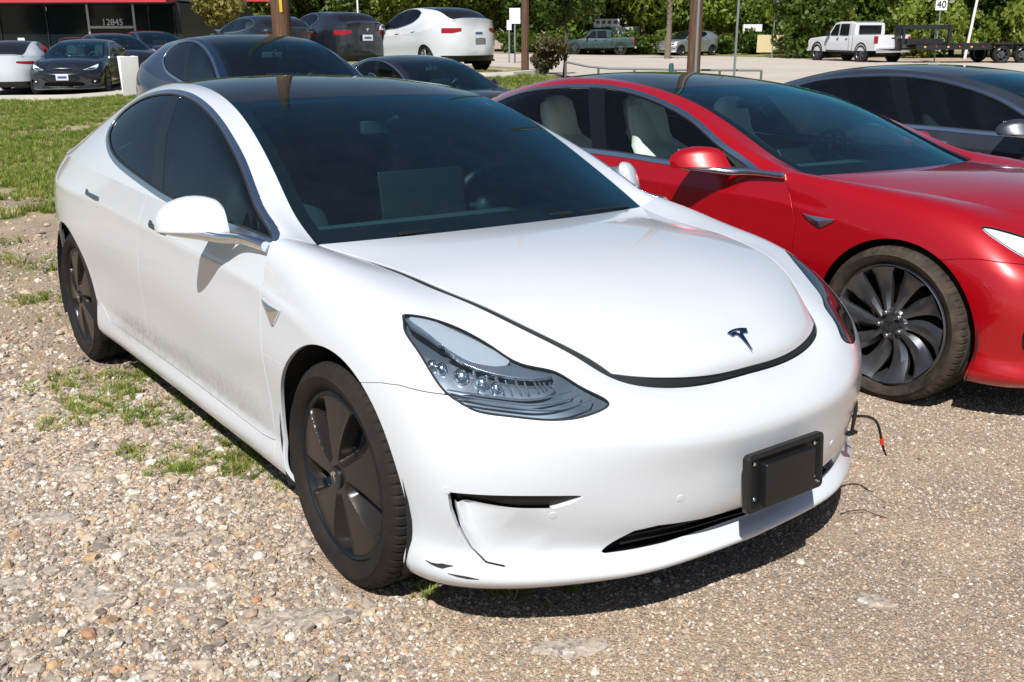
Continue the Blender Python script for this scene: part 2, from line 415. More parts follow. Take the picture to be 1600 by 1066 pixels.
# ------------------------------------------------------------------ object helpers
def tag(o, label=None, cat=None, group=None, kind=None):
    for k, v in (('label', label), ('category', cat), ('group', group), ('kind', kind)):
        if v: o[k] = v
    return o
def empty(name, label=None, cat=None, group=None):
    o = bpy.data.objects.new(name, None); COL.objects.link(o); o.empty_display_size = .2
    return tag(o, label, cat, group)
def link_mesh(name, me, mat, parent=None):
    o = bpy.data.objects.new(name, me); COL.objects.link(o)
    if mat is not None:
        me.materials.append(MATS[mat] if isinstance(mat, str) else mat)
        o.material_slots[0].link = 'OBJECT'; o.material_slots[0].material = MATS[mat] if isinstance(mat, str) else mat
    if parent is not None: o.parent = parent
    return o
def from_np(name, V, F, mat, parent=None, N=None, smooth=True):
    V = np.asarray(V, np.float32); F = np.asarray(F, np.int32)
    me = bpy.data.meshes.new(name); k = F.shape[1]
    me.vertices.add(len(V)); me.vertices.foreach_set('co', V.ravel())
    me.loops.add(F.size); me.loops.foreach_set('vertex_index', F.ravel())
    me.polygons.add(len(F)); me.polygons.foreach_set('loop_start', np.arange(0, F.size, k, dtype=np.int32))
    if smooth: me.polygons.foreach_set('use_smooth', np.ones(len(F), bool))
    me.update(calc_edges=True); 
    if N is not None:
        N = N / np.maximum(np.linalg.norm(N, axis=1, keepdims=True), 1e-9)
        me.normals_split_custom_set_from_vertices(N.astype(np.float32))
    return link_mesh(name, me, mat, parent)
def obm(name, m, mat, parent=None): return from_np(name, m.V, m.F, mat, parent, m.N)
class B:
    """collects simple solids into one mesh"""
    def __init__(s): s.V = []; s.F = []
    def add(s, V, F):
        o = len(s.V); s.V += [tuple(v) for v in V]; s.F += [tuple(i + o for i in f) for f in F]; return s
    def box(s, c, d, rot=None, bev=0.):
        x, y, z = (k / 2 for k in d); b = min(bev, x * .9, y * .9, z * .9) if bev else 0
        if not b:
            V = [(sx * x, sy * y, sz * z) for sx in (-1, 1) for sy in (-1, 1) for sz in (-1, 1)]
            F = [(0, 1, 3, 2), (4, 6, 7, 5), (0, 4, 5, 1), (2, 3, 7, 6), (0, 2, 6, 4), (1, 5, 7, 3)]
        else:
            bm = bmesh.new(); bmesh.ops.create_cube(bm, size=1)
            for v in bm.verts: v.co = Vector((v.co.x * 2 * x, v.co.y * 2 * y, v.co.z * 2 * z))
            bmesh.ops.bevel(bm, geom=bm.edges[:], offset=b, segments=3, affect='EDGES', profile=.6)
            bm.verts.index_update(); V = [v.co.copy() for v in bm.verts]; F = [[v.index for v in f.verts] for f in bm.faces]; bm.free()
        R = rot if rot is not None else Matrix.Identity(3)
        return s.add([R @ Vector(v) + Vector(c) for v in V], F)
    def tube(s, P, r, seg=8, cap=True, flat=1.):
        P = [Vector(p) for p in P]; rs = r if hasattr(r, '__len__') else [r] * len(P); V = []; F = []
        up = None
        for i, p in enumerate(P):
            d = (P[min(i + 1, len(P) - 1)] - P[max(i - 1, 0)]).normalized()
            if up is None: up = d.orthogonal().normalized()
            up = (up - d * up.dot(d)).normalized(); sd = d.cross(up)
            for k in range(seg):
                a = 2 * math.pi * k / seg; V.append(p + up * math.cos(a) * rs[i] + sd * math.sin(a) * rs[i] * flat)
        for i in range(len(P) - 1):
            for k in range(seg):
                a = i * seg + k; b = i * seg + (k + 1) % seg; F.append((a, b, b + seg, a + seg))
        if cap: F += [tuple(range(seg))[::-1], tuple((len(P) - 1) * seg + k for k in range(seg))]
        return s.add(V, F)
    def lathe(s, prof, seg=48, axis='y', c=(0, 0, 0), closed=False):
        """prof: (radius, height along axis)"""
        V = []; F = []; n = len(prof)
        for k in range(seg):
            a = 2 * math.pi * k / seg; ca, sa = math.cos(a), math.sin(a)
            for r, h in prof:
                p = (r * ca, h, r * sa) if axis == 'y' else (r * ca, r * sa, h) if axis == 'z' else (h, r * ca, r * sa)
                V.append((p[0] + c[0], p[1] + c[1], p[2] + c[2]))
        m = n if closed else n - 1
        for k in range(seg):
            for i in range(m):
                a = k * n + i; b = k * n + (i + 1) % n; c2 = ((k + 1) % seg) * n + (i + 1) % n; d = ((k + 1) % seg) * n + i
                F.append((a, b, c2, d))
        return s.add(V, F)
    def prism(s, poly, lo, hi, axis='y'):
        n = len(poly); V = []
        for h in (lo, hi):
            for a, b in poly: V.append((a, h, b) if axis == 'y' else (a, b, h) if axis == 'z' else (h, a, b))
        F = [tuple(range(n)), tuple(range(2 * n - 1, n - 1, -1))] + [(i, i + n, (i + 1) % n + n, (i + 1) % n) for i in range(n)]
        return s.add(V, F)
    def sphere(s, c, r, seg=16, rings=10):
        V = [(c[0], c[1], c[2] - r[2])]; F = []
        for i in range(1, rings):
            t = math.pi * i / rings
            for k in range(seg):
                a = 2 * math.pi * k / seg; V.append((c[0] + r[0] * math.sin(t) * math.cos(a), c[1] + r[1] * math.sin(t) * math.sin(a), c[2] - r[2] * math.cos(t)))
        V.append((c[0], c[1], c[2] + r[2])); L = len(V) - 1
        for k in range(seg):
            F.append((0, 1 + (k + 1) % seg, 1 + k)); F.append((L, L - seg + k, L - seg + (k + 1) % seg))
            for i in range(rings - 2):
                a = 1 + i * seg + k; b = 1 + i * seg + (k + 1) % seg; F.append((a, b, b + seg, a + seg))
        return s.add(V, F)
    def build(s, name, mat, parent=None, smooth=True, angle=35, warp=None):
        me = bpy.data.meshes.new(name); V = s.V
        if warp is not None: V = warp(np.array([tuple(v) for v in V], float)).tolist()
        me.from_pydata(V, [], s.F)
        bm = bmesh.new(); bm.from_mesh(me); bmesh.ops.recalc_face_normals(bm, faces=bm.faces[:]); bm.to_mesh(me); bm.free()
        if smooth:
            me.shade_smooth(); me.set_sharp_from_angle(angle=rad(angle))
        return link_mesh(name, me, mat, parent)
def children(o): return list(o.children)
def copy_tree(o, parent=None):
    c = o.copy(); COL.objects.link(c)
    if parent is not None: c.parent = parent
    for k in children(o):
        copy_tree(k, c)
    return c
def recolour(o, new, old='paint_'):
    for sl in o.material_slots:
        if sl.material and sl.material.name.startswith(old): sl.material = MATS[new]
    for k in o.children: recolour(k, new, old)
def shared(name, proto, parent):
    """another object of the same mesh"""
    o = proto.copy(); o.name = name; COL.objects.link(o); o.parent = parent; return o
# ------------------------------------------------------------------ wheels
TAU = 2 * math.pi
def tyre_mesh(R=.334, rim=.232, w=.235, seg=240, groove=True):
    """lathe with tread blocks; outer side at +y"""
    h = w / 2
    prof = [(rim, h * .62), (rim + .004, h * .80), (rim + .018, h * .93), (rim + .045, h * 1.0), (rim + (R - rim) * .55, h * 1.01), (R - .032, h * .955),
            (R - .018, h * .895), (R - .008, h * .83), (R - .0035, h * .76), (R - .001, h * .66), (R, h * .52)]
    gr = [(R, h * .50), (R - .008, h * .485), (R - .008, h * .40), (R, h * .385), (R, h * .13), (R - .008, h * .115), (R - .008, h * .03), (R, h * .015)]
    full = prof + gr; full = full + [(r, -y) for r, y in full[::-1]]
    V = []; F = []; n = len(full)
    for k in range(seg):
        a = TAU * k / seg; ph = k % 7
        for i, (r, y) in enumerate(full):
            rr = r
            if groove and abs(y) > h * .51 and abs(y) < h * .86 and r > R - .012 and ph in (0,):
                rr = r - .0055
            V.append((rr * math.cos(a), y, rr * math.sin(a)))
    for k in range(seg):
        for i in range(n - 1):
            a = k * n + i; b = ((k + 1) % seg) * n + i; F.append((a, a + 1, b + 1, b))
    return V, F
def t_emblem(w=.06, th=.004):
    """the T shaped maker's emblem, in the xz plane, facing +y, about w wide"""
    top = []
    for i in range(9):
        a = -1 + i / 4; top.append((a * .5, .46 - .085 * a * a))
    bot = [(x * .93, z - .075) for x, z in top[::-1]]
    s1 = top + bot
    s2 = [(-.44, .275), (-.30, .325), (-.15, .35), (0, .22), (.15, .35), (.30, .325), (.44, .275), (.39, .17), (.26, .205), (.135, .20), (0, -.55), (-.135, .20), (-.26, .205), (-.39, .17)]
    b = B()
    b.prism([(x * w, z * w) for x, z in s1], 0, th); b.prism([(x * w, z * w) for x, z in s2], 0, th)
    return b
def make_wheel(kind, parent, name='wheel', R=.334, w=.235, lo=False, tyre='tyre'):
    """outer face towards +y, centre at origin"""
    wh = empty(name); wh.parent = parent
    rim = R - .086 if kind == 'cover' else R - .080 if kind == 'turbine' else R - .10
    b = B(); V, F = tyre_mesh(R, rim, w, 72 if lo else 490, not lo); b.add(V, F); ty = b.build('tyre', tyre, wh, True, 50)
    h = w / 2
    b = B(); b.lathe([(rim + .004, h * .80), (rim - .004, h * .84), (rim - .010, h * .80), (rim - .016, h * .70), (rim - .030, h * .1), (rim - .035, -h * .8), (rim + .002, -h * .85)], 48 if lo else 120)
    met = {'cover': 'cover_dark', 'turbine': 'wheel_metal', 'silver': 'wheel_silver', 'spoke': 'wheel_metal'}[kind]
    b.build('rim', met, wh, True, 40)
    b = B(); b.lathe([(.02, -h * .2), (.17, -h * .2), (.17, -h * .4), (.02, -h * .4)], 40); b.build('brake_disc', 'brake_rust' if kind == 'turbine' else 'steel', wh)
    b = B(); b.lathe([(0, -h * .75), (rim - .03, -h * .75)], 40); b.build('wheel_backing', 'liner', wh)
    if kind == 'cover':
        r0, r1, nr, na = .030, rim - .004, 56, 720
        rr = np.linspace(r0, r1, nr); th = np.linspace(0, TAU, na, endpoint=False)
        Rg, Tg = np.meshgrid(rr, th, indexing='ij'); q = (Rg - r0) / (r1 - r0)
        base = h * .80 + .012 * (1 - q ** 2) - .010 * np.clip((q - .93) / .07, 0, 1) ** 2
        swirl = .20 * q
        ph = ((Tg - swirl + rad(18)) / TAU * 5) % 1.0            # five scoops
        wdt = .50 - .10 * q + .05 * np.sin(q * 3.1)
        s = ph / wdt                                             # 0 sharp edge .. 1 run-out
        env = np.clip((q - .10) / .14, 0, 1) * np.clip((.97 - q) / .10, 0, 1)
        prof = np.where(s < 1, np.clip(s / .09, 0, 1) * (1 - np.clip((s - .30) / .70, 0, 1)) ** .9, 0)
        dep = .062 * prof * env
        cr = .0015 * np.exp(-((ph - .985) / .02) ** 2) * env
        Y = base - dep + cr
        V = np.stack([Rg * np.cos(Tg), Y, Rg * np.sin(Tg)], -1).reshape(-1, 3)
        i = np.arange(nr * na).reshape(nr, na); j = np.roll(i, -1, 1)
        F = np.stack([i[:-1], i[1:], j[1:], j[:-1]], -1).reshape(-1, 4)
        # dark floor of each scoop is its own part
        fm = (prof * env).reshape(-1)[F].mean(1) > .66
        o = from_np('wheel_cover', V, F[~fm], 'cover_grey', wh); o.data.set_sharp_from_angle(angle=rad(38))
        o = from_np('cover_opening', V, F[fm], 'black_gloss', wh)
        b = B(); b.lathe([(.034, h * .80), (.034, h * .80 + .016), (.031, h * .80 + .020), (0, h * .80 + .021)], 40); cap = b.build('hub_cap', 'cover_dark', wh)
        e = t_emblem(.034, .002).build('emblem', 'chrome', cap); e.location = (0, h * .80 + .0205, .002)
    elif kind == 'turbine':
        b0 = B()
        # one broad curved blade
        n = 14; L = []; 
        for k in range(n):
            q = k / (n - 1); r = .052 + (rim - .060) * q
            cen = .26 * q ** 1.3; wd = (.013 + .038 * q ** .8) * (1 if q < .85 else 1 + (q - .85) * 1.2)
            y = h * (.62 - .30 * math.sin(q * 2.6)) + h * .42 * q
            tw = .55 - .35 * q
            row = []
            for sgn, dy in ((-1, -.022 * tw * 2), (-.35, .004), (.35, .006), (1, -.004)):
                a = cen + sgn * wd / r
                row.append((r * math.cos(a), y + dy, r * math.sin(a)))
            row += [(x, yy - .020, z) for x, yy, z in row[::-1]]
            L.append(row)
        V = [p for row in L for p in row]; F = []
        for k in range(n - 1):
            for i in range(8):
                F.append((k * 8 + i, k * 8 + (i + 1) % 8, (k + 1) * 8 + (i + 1) % 8, (k + 1) * 8 + i))
        b0.add(V, F); sp = b0.build('spoke', 'wheel_metal', wh, True, 30)
        for k in range(1, 10):
            s2 = shared('spoke', sp, wh); s2.rotation_euler = (0, -k * TAU / 10, 0)
        b = B(); b.lathe([(.075, h * .1), (.075, h * .52), (.066, h * .60), (.034, h * .62), (.033, h * .66), (0, h * .67)], 40); cap = b.build('hub', 'wheel_metal', wh)
        e = t_emblem(.034, .002).build('emblem', 'chrome', cap); e.location = (0, h * .675, 0)
        bn = B(); bn.lathe([(.011, 0), (.011, .016), (.008, .020), (0, .021)], 12)
        nut = bn.build('lug_nut', 'steel', wh); nut.location = (.055, h * .60, 0)
        for k in range(1, 5):
            s2 = shared('lug_nut', nut, wh); a = k * TAU / 5; s2.location = (.055 * math.cos(a), h * .60, .055 * math.sin(a))
    else:
        nsp = 5 if kind == 'silver' else 7
        for k in range(nsp):
            a0 = k * TAU / nsp; b = B(); b.tube([(.04 * math.cos(a0), h * .62, .04 * math.sin(a0)), (.13 * math.cos(a0 + .04), h * .66, .13 * math.sin(a0 + .04)), ((rim - .01) * math.cos(a0), h * .60, (rim - .01) * math.sin(a0))], [.028, .022, .03], 8, True, .4)
            b.build('spoke', met, wh)
        b = B(); b.lathe([(.06, h * .3), (.06, h * .66), (0, h * .70)], 24); b.build('hub', met, wh)
    return wh
# ------------------------------------------------------------------ warps to other body styles
def pw(x, a, b):
    """smoothed piecewise map through knots a->b (a ascending)"""
    return np.interp(x, a, b)
def smap(a, b):
    o = np.argsort(a); a = np.array(a, float)[o]; b = np.array(b, float)[o]
    xs = np.linspace(a[0], a[-1], 400); ys = np.interp(xs, a, b); k = np.ones(25) / 25
    yp = np.concatenate([ys[0] - (ys[1] - ys[0]) * np.arange(12, 0, -1), ys, ys[-1] + (ys[-1] - ys[-2]) * np.arange(1, 13)])
    for _ in range(2):
        ys = np.convolve(yp, k, 'valid'); yp = np.concatenate([ys[0] - (ys[1] - ys[0]) * np.arange(12, 0, -1), ys, ys[-1] + (ys[-1] - ys[-2]) * np.arange(1, 13)])
    def f(x):
        return np.where(x < xs[0], ys[0] + (x - xs[0]), np.where(x > xs[-1], ys[-1] + (x - xs[-1]), np.interp(x, xs, ys)))
    return f
def sstep(x, a, b):
    t = np.clip((x - a) / (b - a), 0, 1); return t * t * (3 - 2 * t)
S_UP = smap([.85, .4, 0, -.435, -.833, -1.12, -1.62, -2.35, -2.95, -3.5, -3.86], [.93, .43, 0, -.66, -1.165, -1.53, -2.12, -2.87, -3.46, -3.88, -4.04])
S_LO = smap([.85, .35, 0, -.45, -1.7, -2.5, -2.875, -3.3, -3.86], [.93, .36, 0, -.55, -1.9, -2.6, -2.96, -3.4, -4.04])
def warp_s(V):
    x, y, z = V.T; t = sstep(z, .72, 1.0)
    X = S_LO(x) * (1 - t) + S_UP(x) * t
    zz = z + .018 * sstep(z, .6, .9) * sstep(-x, -.9, -.1) * 1.0 - .02 * sstep(z, 1.2, 1.4)
    Y = y * (1.052 + .04 * sstep(z, .9, 1.0) * (1 - sstep(z, 1.0, 1.3)) * (np.abs(y) > .5) * 0)
    return np.stack([X, Y, zz], 1)
Y_X = smap([.85, 0, -1.5, -2.875, -3.3, -3.86], [.84, 0, -1.5, -2.89, -3.33, -3.86])
def warp_y(V):
    x, y, z = V.T
    Z = z + .035 + .155 * sstep(z, .55, 1.38) + .10 * sstep(-x, 2.3, 3.3) * sstep(z, .6, 1.0) 
    return np.stack([Y_X(x) - .10 * sstep(-x, 2.2, 3.4) * sstep(z, .9, 1.3), y * (1.035 + .0 * z), Z], 1)
def warp_x(V):
    x, y, z = V.T
    Z = z + .04 + .21 * sstep(z, .55, 1.38) + .10 * sstep(-x, 2.3, 3.3) * sstep(z, .6, 1.0)
    return np.stack([np.interp(x, [-3.86, -2.875, 0, .85], [-4.02, -2.965, 0, .95]) - .10 * sstep(-x, 2.2, 3.4) * sstep(z, .9, 1.3), y * 1.08, Z], 1)
def wmesh(m, W):
    if W is None: return m
    e = 1e-4; P = W(m.V); J = [(W(m.V + np.eye(3)[k] * e) - P) / e for k in range(3)]   # columns dP/dk
    J = np.stack(J, -1); Ji = np.linalg.inv(J + np.eye(3) * 1e-9)
    N = np.einsum('nij,ni->nj', Ji, m.N); N /= np.maximum(np.linalg.norm(N, axis=1, keepdims=True), 1e-9)
    return M(P, N, m.F)
def basis(n):
    n = np.array(n, float); n /= np.linalg.norm(n); a = np.cross([0, 0, 1], n); a /= np.linalg.norm(a); b = np.cross(n, a)
    return a, b, n
HL = [(.231,.790,.828),(.214,.780,.838),(.223,.770,.841),(.258,.739,.837),(.314,.701,.824),(.375,.668,.803),(.441,.639,.774),(.493,.617,.750),(.531,.585,.738),(.569,.546,.727),(.610,.525,.708),(.654,.500,.687),(.689,.474,.666),(.698,.478,.656),(.690,.530,.638),(.667,.579,.629),(.631,.634,.629),(.577,.702,.638),(.526,.760,.649),(.485,.789,.669),(.448,.806,.691),(.393,.812,.730),(.325,.811,.775),(.259,.805,.810)]
HL_S = [(.30,.80,.812),(.36,.74,.800),(.46,.68,.778),(.56,.62,.752),(.64,.55,.725),(.69,.48,.700),(.70,.46,.685),(.67,.52,.668),(.62,.60,.662),(.56,.68,.668),(.50,.74,.685),(.42,.79,.735)]
LAMP_PANEL = [(0.232, 0.772, 0.837), (0.261, 0.741, 0.836), (0.325, 0.708, 0.819), (0.39, 0.673, 0.795), (0.446, 0.643, 0.771), (0.485, 0.629, 0.752), (0.489, 0.644, 0.744), (0.474, 0.673, 0.744), (0.441, 0.709, 0.752), (0.393, 0.739, 0.772), (0.326, 0.758, 0.803), (0.267, 0.769, 0.825)]
LAMP_STRIP = [(0.227, 0.779, 0.836), (0.249, 0.775, 0.83), (0.329, 0.76, 0.801), (0.395, 0.741, 0.771), (0.443, 0.711, 0.75), (0.476, 0.675, 0.741), (0.498, 0.636, 0.742), (0.528, 0.604, 0.735), (0.557, 0.575, 0.727), (0.574, 0.558, 0.722), (0.567, 0.583, 0.718), (0.542, 0.624, 0.718), (0.508, 0.664, 0.723), (0.464, 0.706, 0.736), (0.424, 0.736, 0.753), (0.387, 0.75, 0.772), (0.311, 0.773, 0.805), (0.244, 0.785, 0.827)]
LAMP_ZONE = [(0.334, 0.805, 0.773), (0.367, 0.785, 0.767), (0.403, 0.751, 0.76), (0.429, 0.735, 0.75), (0.466, 0.707, 0.735), (0.51, 0.665, 0.722), (0.543, 0.626, 0.716), (0.569, 0.585, 0.716), (0.587, 0.559, 0.714), (0.595, 0.582, 0.699), (0.572, 0.638, 0.688), (0.528, 0.693, 0.693), (0.48, 0.756, 0.698), (0.44, 0.801, 0.701), (0.391, 0.811, 0.731)]
LAMP_RIB1 = [(0.446, 0.797, 0.699), (0.491, 0.75, 0.691), (0.544, 0.69, 0.681), (0.58, 0.644, 0.677), (0.609, 0.591, 0.684), (0.627, 0.54, 0.694)]
LAMP_RIB2 = [(0.454, 0.796, 0.693), (0.5, 0.751, 0.682), (0.549, 0.694, 0.673), (0.594, 0.64, 0.667), (0.628, 0.581, 0.673), (0.644, 0.525, 0.686)]
LAMP_RIB3 = [(0.462, 0.795, 0.686), (0.516, 0.743, 0.672), (0.568, 0.684, 0.662), (0.618, 0.623, 0.655), (0.648, 0.572, 0.659), (0.666, 0.505, 0.676)]
LAMP_PROJ = [(0.373, 0.798, 0.754), (0.397, 0.781, 0.748), (0.442, 0.749, 0.732), (0.482, 0.714, 0.719), (0.51, 0.69, 0.709)]
LAMP_FINA = [(0.455, 0.719, 0.738), (0.481, 0.698, 0.728), (0.498, 0.681, 0.723), (0.515, 0.664, 0.718), (0.529, 0.644, 0.717), (0.545, 0.627, 0.714), (0.559, 0.607, 0.714), (0.565, 0.597, 0.713), (0.572, 0.587, 0.713), (0.578, 0.574, 0.714)]
LAMP_FINB = [(0.493, 0.732, 0.7), (0.516, 0.704, 0.697), (0.533, 0.682, 0.695), (0.545, 0.666, 0.694), (0.558, 0.647, 0.694), (0.57, 0.633, 0.693), (0.579, 0.608, 0.698), (0.584, 0.596, 0.701), (0.585, 0.587, 0.704), (0.586, 0.573, 0.71)]
DLO3 = [(-.452,.940),(-.59,1.000),(-.725,1.066),(-.914,1.155),(-1.141,1.240),(-1.316,1.292),(-1.593,1.349),(-1.801,1.369),(-1.978,1.370),(-2.219,1.347),(-2.36,1.308),(-2.45,1.251),(-2.455,1.205),(-2.425,1.165),(-2.350,1.125),(-2.250,1.088),(-2.12,1.057),(-1.868,1.019),(-1.60,.986),(-1.418,.968),(-1.1,.950),(-.75,.940),(-.50,.934)]
# the big liftback's window outline, in its own measured coordinates
DLOS = [(-.80,.945),(-1.05,1.056),(-1.301,1.163),(-1.523,1.238),(-1.807,1.304),(-2.059,1.342),(-2.331,1.357),(-2.707,1.343),(-3.009,1.308),(-3.25,1.243),(-3.36,1.185),(-3.38,1.14),(-3.33,1.105),(-3.15,1.065),(-2.8,1.015),(-2.4,.980),(-2.155,.968),(-1.754,.958),(-1.356,.942),(-1.056,.940),(-.84,.938)]
TRANGE = (-3.57, -3.42)
def build_car(label, cat, group, paint_m, style='3', res=1.0, hero=False, wheel='cover', seats='interior_black_leather', glass_s='glass_side'):
    W = {'3': None, 'S': warp_s, 'Y': warp_y, 'X': warp_x}[style]
    root = empty('parked_car', label, cat, group)
    nets = sedan_nets(); FS, RS, GS, TS, HS = (Surf(nets[k]) for k in ('front', 'rear', 'gh', 'top', 'hood'))
    us = RS.tu[nets['split']]
    def orient(m, ax):
        if m.N[:, ax].mean() < 0: m = M(m.V, -m.N, m.F[:, ::-1].copy())
        return m
    g = lambda s, nu, nv, ax=1, **k: orient(gmesh(s.grid(max(6, int(nu * res)), max(5, int(nv * res)), **k)), ax)
    mF = g(FS, 300, 130); mR = g(RS, 380, 80, u0=us); mG = g(GS, 340, 70)
    mT = g(TS, 340, 60, 2); mH = g(HS, 160, 70, 2)
    for m in (mF, mR, mG, mT, mH):      # outward normals
        pass
    def both(m): return join(m, m.mirror())
    def sides(name, m, mat, parent=root, fl=.012, mats=None):
        out = []
        for k, mm in enumerate((m, m.mirror())):
            mm = flange(mm, fl) if fl else mm
            out.append(obm(name, wmesh(mm, W), mat, parent))
        return out
    wp = lambda b, name, mat, parent=root, **k: b.build(name, mat, parent, warp=W, **k)
    wpt = lambda p: (W(np.array([p], float))[0] if W is not None else np.array(p, float))
    cs = (-.0, -2.875); AR = .378; GAP = .0028
    if style == 'S': AR = .392
    wxs = (0., float(wpt((-2.875, .8, .33))[0]))
    def arch(m, cx, r=AR, cz=.342):
        if W is None: P = m.V
        else: P = W(m.V)
        return r - np.hypot(P[:, 0] - cx, P[:, 2] - cz)
    # ---- side glass outline works in final coordinates
    D2 = cspl(DLOS if style == 'S' else DLO3, 150); src0 = join(mR, mG); SV = W(src0.V) if W is not None else src0.V
    ymn = np.interp(-src0.V[:, 0], [.44, .68, .887, 1.176, 1.45, 1.8, 2.6, 2.9], [.800, .765, .725, .675, .638, .60, .60, .3])
    if style == 'S': D2 = D2
    else: D2 = W(np.column_stack([D2[:, 0], D2[:, 0] * 0 + .8, D2[:, 1]]))[:, [0, 2]] if W is not None else D2
    SV = SV[src0.V[:, 1] > ymn]; lift = []
    for q0 in D2:
        dd = np.hypot(SV[:, 0] - q0[0], SV[:, 2] - q0[1]); k6 = np.argsort(dd)[:8]; w6 = 1 / (dd[k6] + .002) ** 2; lift.append((SV[k6, 1] * w6).sum() / w6.sum())
    lift = np.array(lift)
    for _ in range(3): lift = (np.roll(lift, 1) + lift + np.roll(lift, -1)) / 3
    D3 = np.column_stack([D2[:, 0], lift, D2[:, 1]]); DP = np.column_stack([D3[:, 0], D3[:, 2] - .75 * D3[:, 1]])
    def dlo(m):
        P = W(m.V) if W is not None else m.V
        P = P * np.array([1, 1, 1.]); Pj = np.column_stack([P[:, 0], P[:, 2] - .75 * np.abs(P[:, 1])]); s = np.sign(sdpoly(Pj, DP))
        best = np.full(len(P), 9.)
        near = np.where((P[:, 0] < D3[:, 0].max() + .3) & (P[:, 0] > D3[:, 0].min() - .3) & (P[:, 2] > .75))[0]; Q = P[near]; bb = np.full(len(Q), 9.)
        for A_, B_ in zip(D3, np.roll(D3, -1, 0)):
            ab = B_ - A_; L_ = ab @ ab
            if L_ < 1e-12: continue
            t_ = np.clip(((Q - A_) @ ab) / L_, 0, 1); bb = np.minimum(bb, np.linalg.norm(Q - A_ - t_[:, None] * ab, axis=1))
        best[near] = bb; return s * best
    # ---- headlamp cut
    hn = basis((.62, .60, .50)); hp = cspl(np.array([[np.dot(p, hn[0]), np.dot(p, hn[1])] for p in (HL_S if style == 'S' else HL)]), 160)
    fh = lambda m: np.where(m.V[:, 0] > .12, sdpoly(np.stack([m.V @ hn[0], m.V @ hn[1]], 1), hp), .3)
    mF = clip(mF, arch(mF, wxs[0]))
    lens = clip(mF, fh(mF) + .003); rest = clip(mF, -fh(mF))
    # ---- bumper / fender line
    zb = lambda m: m.V[:, 2] - np.interp(m.V[:, 0], [.0, .18, .27, .34, .44, .52, .60, .664, .676, .69], [.60, .664, .684, .692, .687, .68, .67, .676, .72, 1.2])
    bump = clip(rest, zb(rest) + GAP * .8); fend = clip(rest, -zb(rest) + GAP * .8)
    fend = clip(fend, -fend.V[:, 0] - .45 + .003)
    bump = clip(bump, -bump.V[:, 0] + .02)
    low_f = clip(clip(rest, zb(rest) + GAP * .5), rest.V[:1, 0] * 0 if False else clip(rest, zb(rest) + GAP * .5).V[:, 0] - .02)
    low_f = clip(low_f, -low_f.V[:, 0] - .45 + .003)
    fend = join(fend, low_f)
    # ---- lower intake and corner scoop
    if style == '3' or style == 'Y' or style == 'X':
        ip = np.array([(-.6, .2455), (-.3, .2425), (0, .240), (.3, .2425), (.485, .252), (.492, .258), (.455, .287), (.42, .314), (.36, .322), (.22, .310), (0, .302), (-.6, .303)])
        fi = lambda m: np.where(m.V[:, 0] > .45, sdpoly(m.V[:, 1:], ip), .3)
        intake = clip(bump, fi(bump)); bump = clip(bump, -fi(bump))
    else:
        ip = np.array([(-.6, .25), (0, .25), (.45, .26), (.5, .30), (.44, .36), (.3, .375), (-.6, .38)])
        fi = lambda m: np.where(m.V[:, 0] > .45, sdpoly(m.V[:, 1:], ip), .3)
        intake = clip(bump, fi(bump)); bump = clip(bump, -fi(bump))
    fn = basis((.70, .70, .10))
    if style != 'S':
        FG = [(.506,.839,.455),(.550,.799,.4535),(.594,.743,.450),(.657,.653,.445),(.701,.587,.441),(.712,.566,.437),(.694,.591,.420),(.662,.636,.403),(.668,.632,.380),(.672,.622,.34),(.660,.638,.30),(.630,.678,.262),(.590,.728,.243),(.552,.757,.252),(.525,.784,.288),(.511,.814,.345),(.506,.832,.40)]
    else:
        FG = [(.50,.80,.42),(.55,.76,.43),(.62,.69,.425),(.66,.63,.41),(.655,.63,.35),(.62,.68,.315),(.56,.74,.31),(.51,.79,.33),(.495,.80,.38)]
    fp = np.array([[np.dot(p, fn[0]), np.dot(p, fn[1])] for p in FG])
    fpoly = cspl(fp, 120) if style == 'S' else fp
    ff = lambda m: np.where(m.V[:, 0] > .3, sdpoly(np.stack([m.V @ fn[0], m.V @ fn[1]], 1), fpoly), .3)
    scoop = clip(bump, ff(bump)); bump = clip(bump, -ff(bump))
    P2 = np.stack([scoop.V @ fn[0], scoop.V @ fn[1]], 1)
    if style != 'S':
        # depth: deepest by the outer upper corner, running out flush inwards and downwards
        up = np.interp(P2[:, 0], *zip(*sorted((np.dot(p, fn[0]), np.dot(p, fn[1])) for p in FG[:6])))
        lo_pts = [FG[i] for i in (0, 16, 15, 14, 13, 12)]
        edge = np.array([[np.dot(p, fn[0]), np.dot(p, fn[1])] for p in lo_pts])
        dtop = up - P2[:, 1]; dl = sdpoly(P2, edge, False)
        runL = np.clip(1 - dl / .19, 0, 1); runT = np.clip(1 - dtop / .19, 0, 1)
        d = .042 * sstep(runT, 0, 1) * sstep(runL, 0, 1)
        fade = sstep(-sdpoly(P2, fpoly), 0, .045); openE = np.clip(1 - np.minimum(dtop, dl) / .03, 0, 1)
        d = d * np.maximum(fade, openE)
        vent_m = np.maximum(.034 - dtop, .0045 - dl)
        S2 = M(scoop.V - scoop.N * d[:, None], scoop.N, scoop.F)
        fcn = np.cross(S2.V[S2.F[:, 1]] - S2.V[S2.F[:, 0]], S2.V[S2.F[:, 2]] - S2.V[S2.F[:, 0]])
        vn = np.zeros_like(S2.V)
        for k in range(3): np.add.at(vn, S2.F[:, k], fcn)
        sg = np.sign((vn * S2.N).sum(1)); vn = vn * sg[:, None]; S2.N = vn / np.maximum(np.linalg.norm(vn, axis=1, keepdims=True), 1e-12)
        dark = clip(M(scoop.V - scoop.N * (.012 + d)[:, None] * 1., scoop.N, scoop.F), -vent_m); white = clip(S2, vent_m + .0015)
